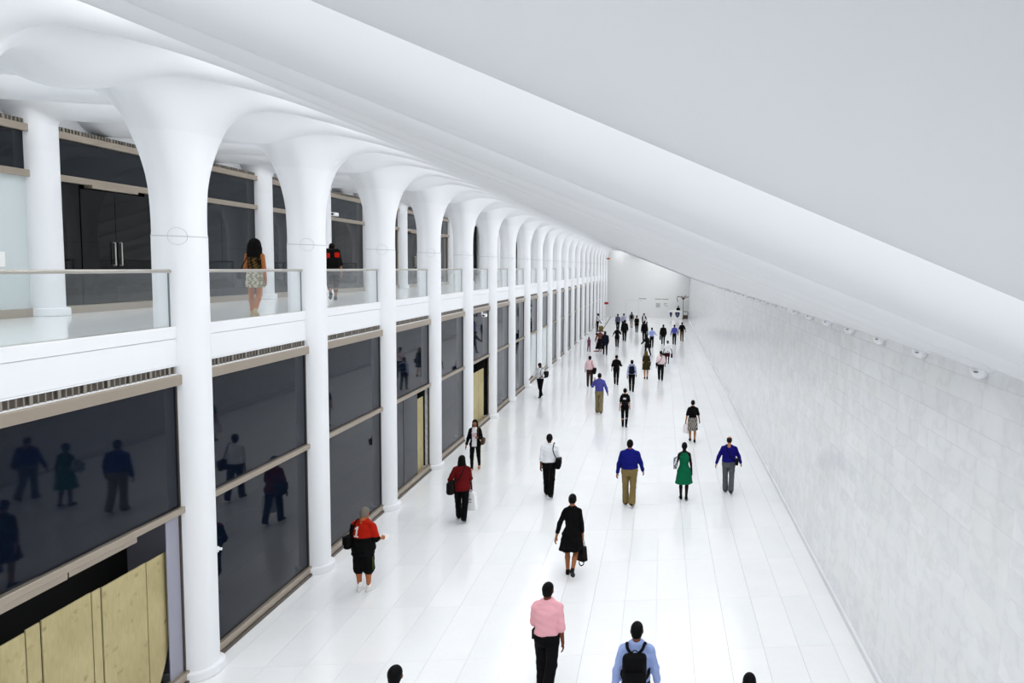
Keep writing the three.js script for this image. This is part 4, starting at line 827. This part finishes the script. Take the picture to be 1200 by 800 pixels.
  p = backpack(p, 0x0b0b0d, 'small black backpack with a white panel on the woman in black', 0.8); mesh('white_panel', rbox(0.12, 0.08, 0.03, 0.012, 0, 0.32, -0.06), cloth(0xd8d4d2), p);
  person({ pos: G(-2.39, -42.04), h: 1.66, yaw: 0, res: 0.022, label: 'person all in black beside the violet-blue shirt, elbows bent', skin: 0x8a5c44, hair: ['short', BLK], legs: 'leftS', arms: [{ swing: 0.2, abd: 0.25, flex: 0.3 }, { swing: 0.3, abd: 0.3, flex: 1.2 }], top: { c: BLK, sleeve: 0.5, hem: 0.88, ease: 0.03 }, bottom: { type: 'trousers', c: BLK } });
  p = person({ pos: G(-1.45, -39.75), h: 1.68, yaw: 0, res: 0.022, label: 'person in a pale blue shirt and black trousers wearing a navy backpack', skin: 0x6a4430, hair: ['short', BLK], legs: 'leftS', top: { c: 0xb9c2e0, sleeve: 0.9, hem: 0.97 }, bottom: { type: 'trousers', c: BLK } });
  backpack(p, 0x0c1024, 'navy backpack on the person in the pale blue shirt', 1);
  p = person({ pos: G(-0.79, -44.43), h: 1.66, yaw: 0, sex: 'f', res: 0.022, label: 'blonde woman in an olive dress', skin: 0xb98058, hair: ['long', 0x5f4a1c], legs: [0.02, 0.05, -0.1, 0.45], arms: [{ swing: 0, abd: 0.16 }, { swing: 0.05, abd: 0.2, flex: 0.5 }], top: { c: 0x2f2b12, sleeve: 0.4, hem: 0.58, ease: 0.026, flare: 0.12, name: 'dress' }, bottom: { type: 'none' }, shoe: 0x201510 });
  sideBag(p, -1, 0x3d3018, 'olive handbag on the blonde woman', { x: 0.22, y: 0.82, w: 0.12, h: 0.28, d: 0.26, sr: 0.01 });
  p = person({ pos: G(0.07, -43.8), h: 1.74, yaw: 0, res: 0.022, heavy: 0.25, label: 'man in a pinkish shirt and black trousers with a crossbody strap', skin: 0x6a4430, hair: ['short', BLK], legs: 'leftS', headTilt: 0.3, top: { c: 0xe3cdd0, sleeve: 0.6, hem: 0.97, ease: 0.03 }, bottom: { type: 'trousers', c: BLK, ease: 0.03 } });
  sideBag(p, 1, BLK, 'small black crossbody bag on the man in the pinkish shirt', { x: 0.24, y: 0.85, w: 0.1, h: 0.22, d: 0.24, cross: true });
  p = person({ pos: G(0.53, -51.77), h: 1.6, yaw: 180, sex: 'f', res: 0.026, label: 'woman in a white top and dark red skirt carrying bags', skin: 0x2e1a12, hair: ['short', BLK], face: true, legs: 'leftS', arms: [{ swing: 0.1, abd: 0.4, grip: 1 }, { swing: 0.1, abd: 0.35, grip: 1 }], top: { c: 0xeceaee, sleeve: 0.4, hem: 0.82, ease: 0.03 }, bottom: { type: 'skirt', c: 0x3d0a14, hem: 0.52, flare: 0.01 } });
  handBag(p, 0, 0x3a0c12, 'dark red handbag held by the woman in the white top', { h: 0.28, d: 0.3, w: 0.14, drop: 0.05 });
  handBag(p, 1, BLK, 'black bag held by the woman in the white top', { h: 0.34, d: 0.36, w: 0.16, drop: 0.02, turn: 0.5 });
  // --- distant
  const R = 0.03;
  person({ pos: G(-5.43, -58.44), h: 1.14, yaw: 200, sex: 'f', res: R, label: 'small girl in a mauve outfit by the red stand', skin: 0x8a5a48, hair: ['long', BLK], face: true, legs: 'leftS', top: { c: 0x7a4a5c, sleeve: 0.5, hem: 0.85 }, bottom: { type: 'trousers', c: 0x74485a } });
  person({ pos: G(-4.6, -58.6), h: 1.7, yaw: 180, sex: 'f', heavy: 0.4, res: R, label: 'woman in a coppery top and wide dark skirt beside a dark-suited man', skin: 0x7a4a38, hair: ['short', 0x2a1612], face: true, legs: 'leftS', arms: [{}, { abd: 0.5, swing: 0.1 }], top: { c: 0x6b4034, sleeve: 0.9, hem: 0.96 }, bottom: { type: 'skirt', c: 0x0d0a0c, hem: 0.2, flare: 0.1 }, shoe: 0x6b1a1e });
  person({ pos: G(-4.05, -56.33), h: 1.76, yaw: 10, res: R, heavy: 0.3, label: 'man in a dark navy suit beside the coppery top', skin: 0x4a3024, hair: ['short', BLK], legs: 'leftS', top: { c: 0x0a0d1c, sleeve: 0.97, hem: 0.72, ease: 0.035, name: 'jacket' }, bottom: { type: 'trousers', c: 0x0a0c16 } });
  person({ pos: G(-4.3, -77.0), h: 1.8, yaw: 0, res: R, label: 'man in a grey-blue shirt walking close beside a paler shirt', skin: 0x6a4a3a, hair: ['short', BLK], legs: 'leftS', top: { c: 0x4a4c66, sleeve: 0.6, hem: 0.95 }, bottom: { type: 'trousers', c: BLK } });
  person({ pos: G(-3.75, -78.0), h: 1.8, yaw: 0, res: R, label: 'man in a pale lavender shirt next to the grey-blue shirt', skin: 0x7a5a48, hair: ['short', BLK], legs: 'rightS', top: { c: 0xa9a9c4, sleeve: 0.6, hem: 0.95 }, bottom: { type: 'trousers', c: 0x1a1a20 } });
  person({ pos: G(-3.49, -61.86), h: 1.68, yaw: 0, sex: 'f', res: R, heavy: 0.2, label: 'woman in black with bent elbows in front of the tall dark suit', skin: 0x7a5040, hair: ['bun', BLK], legs: 'leftS', arms: [{ abd: 0.5, flex: 1.2 }, { abd: 0.5, flex: 1.2 }], top: { c: BLK, sleeve: 0.5, hem: 0.75, ease: 0.03 }, bottom: { type: 'trousers', c: BLK } });
  person({ pos: G(-3.14, -66.95), h: 1.9, yaw: 0, res: R, heavy: 0.35, label: 'tall man in a long black suit', skin: 0x4a3024, hair: ['short', BLK], legs: 'leftS', top: { c: BLK, sleeve: 0.97, hem: 0.72, ease: 0.035, name: 'jacket' }, bottom: { type: 'trousers', c: BLK } });
  p = person({ pos: G(-3.12, -82.3), h: 1.72, yaw: 0, res: R, label: 'person in grey with pale trousers and a dark bag', skin: 0x6a4a3a, hair: ['short', BLK], legs: 'leftS', top: { c: 0x6f7474, sleeve: 0.5, hem: 0.9 }, bottom: { type: 'trousers', c: 0x9a9a94 } });
  backpack(p, BLK, 'dark backpack on the person in grey', 0.9);
  person({ pos: G(-2.36, -75.95), h: 1.75, yaw: 0, res: R, sex: 'f', label: 'woman in a long black outfit with a bare neckline', skin: 0xa08068, hair: ['short', BLK], legs: 'leftS', top: { c: BLK, sleeve: 0.5, hem: 0.7, ease: 0.03, neck: 1.42, name: 'dress' }, bottom: { type: 'trousers', c: 0x120b0b } });
  p = person({ pos: G(-1.75, -80.5), h: 1.72, yaw: 180, sex: 'f', res: R, label: 'woman in white, black and dark red facing the camera far down the hall', skin: 0x7a5040, hair: ['long', BLK], face: true, legs: 'leftS', arms: [{ abd: 0.4, flex: 0.8, grip: 1 }, {}], top: { print: (x) => Math.abs(x) < 0.08 ? 0xe8e4e6 : 0x16090e, sleeve: 0.6, hem: 0.8 }, bottom: { type: 'trousers', c: 0x120a0c } });
  handBag(p, 0, 0x4a1220, 'dark red bag carried by the distant woman in white and black', { h: 0.3, d: 0.34, w: 0.16, drop: 0.04 });
  p = person({ pos: G(-1.4, -67.26), h: 1.84, yaw: 0, res: R, heavy: 0.3, label: 'man in a black suit carrying a black case', skin: 0x3a261c, hair: ['short', BLK], legs: 'leftS', arms: [{}, { abd: 0.2, swing: 0, flex: 0.05, grip: 1 }], top: { c: BLK, sleeve: 0.97, hem: 0.72, ease: 0.035, name: 'jacket' }, bottom: { type: 'trousers', c: BLK } });
  handBag(p, 1, BLK, 'black case carried by the man in the black suit', { name: 'briefcase', h: 0.3, d: 0.42, w: 0.1, drop: 0.04, taper: 0.98 });
  person({ pos: G(-0.68, -62.0), h: 1.66, yaw: 0, res: R, label: 'man in a light blue shirt with elbows out and black trousers', skin: 0x6a4a3a, hair: ['short', BLK], legs: 'leftS', arms: [{ abd: 0.5, flex: 1.1 }, { abd: 0.5, flex: 1.1 }], top: { c: 0x8f9cd0, sleeve: 0.6, hem: 0.97 }, bottom: { type: 'trousers', c: BLK } });
  p = person({ pos: G(-0.92, -56.2), h: 1.62, yaw: 30, sex: 'f', res: R, label: 'woman in a loose black coat leaning forward behind the blonde woman', skin: 0x5a3a2c, hair: ['long', BLK], legs: 'left', lean: 0.3, arms: [{ swing: 0.4, abd: 0.4, flex: 0.5 }, { abd: 0.4 }], top: { c: BLK, sleeve: 0.97, hem: 0.68, ease: 0.05, flare: 0.2, name: 'coat' }, bottom: { type: 'trousers', c: BLK } });
  p = person({ pos: G(0.26, -64.53), h: 1.74, yaw: 0, res: R, heavy: 0.35, label: 'man in a boxy black suit beside the violet shirt', skin: 0x3a261c, hair: ['short', BLK], legs: 'leftS', arms: [{ abd: 0.2, swing: 0, flex: 0.05, grip: 1 }, {}], top: { c: BLK, sleeve: 0.97, hem: 0.7, ease: 0.04, name: 'jacket' }, bottom: { type: 'trousers', c: BLK } });
  handBag(p, 0, BLK, 'black bag carried by the man in the boxy black suit', { name: 'briefcase', h: 0.28, d: 0.36, w: 0.12, drop: 0.04, taper: 0.95 });
  person({ pos: G(1.22, -64.68), h: 1.74, yaw: 0, res: R, label: 'man in a violet long-sleeved shirt and black trousers near the marble wall', skin: 0x4a3024, hair: ['short', BLK], legs: 'leftS', arms: [{ abd: 0.3 }, { abd: 0.3 }], top: { c: 0x4d4fa0, sleeve: 0.95, hem: 0.97, ease: 0.03 }, bottom: { type: 'trousers', c: BLK } });
  person({ pos: G(1.96, -67.85), h: 1.74, yaw: 0, res: R, label: 'man in a black t-shirt and brown trousers near the marble wall', skin: 0x5a3a2c, hair: ['short', BLK], legs: 'leftS', arms: [{ abd: 0.3 }, { abd: 0.35 }], top: { c: BLK, sleeve: 0.5, hem: 0.9, ease: 0.03 }, bottom: { type: 'trousers', c: 0x5e3f22 } });
  person({ pos: G(-6.35, -77.5), h: 1.8, yaw: -70, res: R, label: 'guard in a white shirt and black trousers standing by the distant columns', skin: 0x3a261c, hair: ['short', BLK], legs: 'stand', top: { c: 0xe8eaec, sleeve: 0.45, hem: 0.97 }, bottom: { type: 'trousers', c: BLK } });
  person({ pos: G(2.3, -98.75), h: 1.74, yaw: 180, res: R, label: 'guard in black behind the security desk', skin: 0x3a261c, hair: ['short', BLK], face: true, legs: 'stand', top: { c: BLK, sleeve: 0.9, hem: 0.9 }, bottom: { type: 'trousers', c: BLK } });
  // --- on the balcony
  p = person({ pos: G(-8.6, -17.26), yUp: UP, h: 1.63, yaw: 8, res: 0.016, sex: 'f', label: 'woman with long dark curly hair in a patterned top and short skirt on the balcony', skin: 0xa8663a, hair: ['mane', 0x060405], legs: [0.05, 0.05, -0.12, 0.45], arms: [{ swing: 0.1, abd: 0.2, flex: 0.7 }, { swing: -0.05, abd: 0.14, flex: 0.1 }], top: { print: (x, y, z) => Math.sin(x * 50 + y * 40) * Math.sin(y * 46 - z * 38) > 0.1 ? 0x5e4a22 : 0x171008, sleeve: 0, hem: 0.99, ease: 0.012, neck: 1.4 }, bottom: { type: 'skirt', hem: 0.66, flare: 0.02, top: 1.05, print: (x, y, z) => { const q = Math.sin(x * 60 + 3 * Math.sin(y * 40)) * Math.sin(y * 70 + z * 50); return q > 0.25 ? 0x6a6248 : q < -0.3 ? 0xcfcdbd : 0xa8a288; } }, shoe: 0xb09a70 });
  sideBag(p, 1, BLK, 'black handbag on the arm of the balcony woman in the patterned skirt', { x: 0.3, y: 0.84, w: 0.12, h: 0.22, d: 0.24, z: 0.08, sr: 0.01 });
  p = person({ pos: G(-10.05, -24.6), yUp: UP, h: 1.78, yaw: 25, res: 0.018, label: 'walker in dark clothes with a black and red backpack on the balcony', skin: 0x9a6a50, hair: ['short', BLK], legs: [-0.35, 0.5, 0.3, 0.1], lean: 0.1, top: { c: 0x0c0a0a, sleeve: 0.5, hem: 0.9, ease: 0.025 }, bottom: { type: 'trousers', c: 0x17120e, len: 0.75 } });
  p = backpack(p, 0x070606, 'large black backpack with red patches on the balcony walker', 1.4); mesh('red_patch', rbox(0.13, 0.15, 0.05, 0.02, -0.11, 0.4, -0.1), cloth(0xc21f12), p); mesh('red_patch', rbox(0.09, 0.18, 0.05, 0.02, 0.12, 0.36, -0.1), cloth(0xc21f12), p);
}
renderer.render(scene, camera);
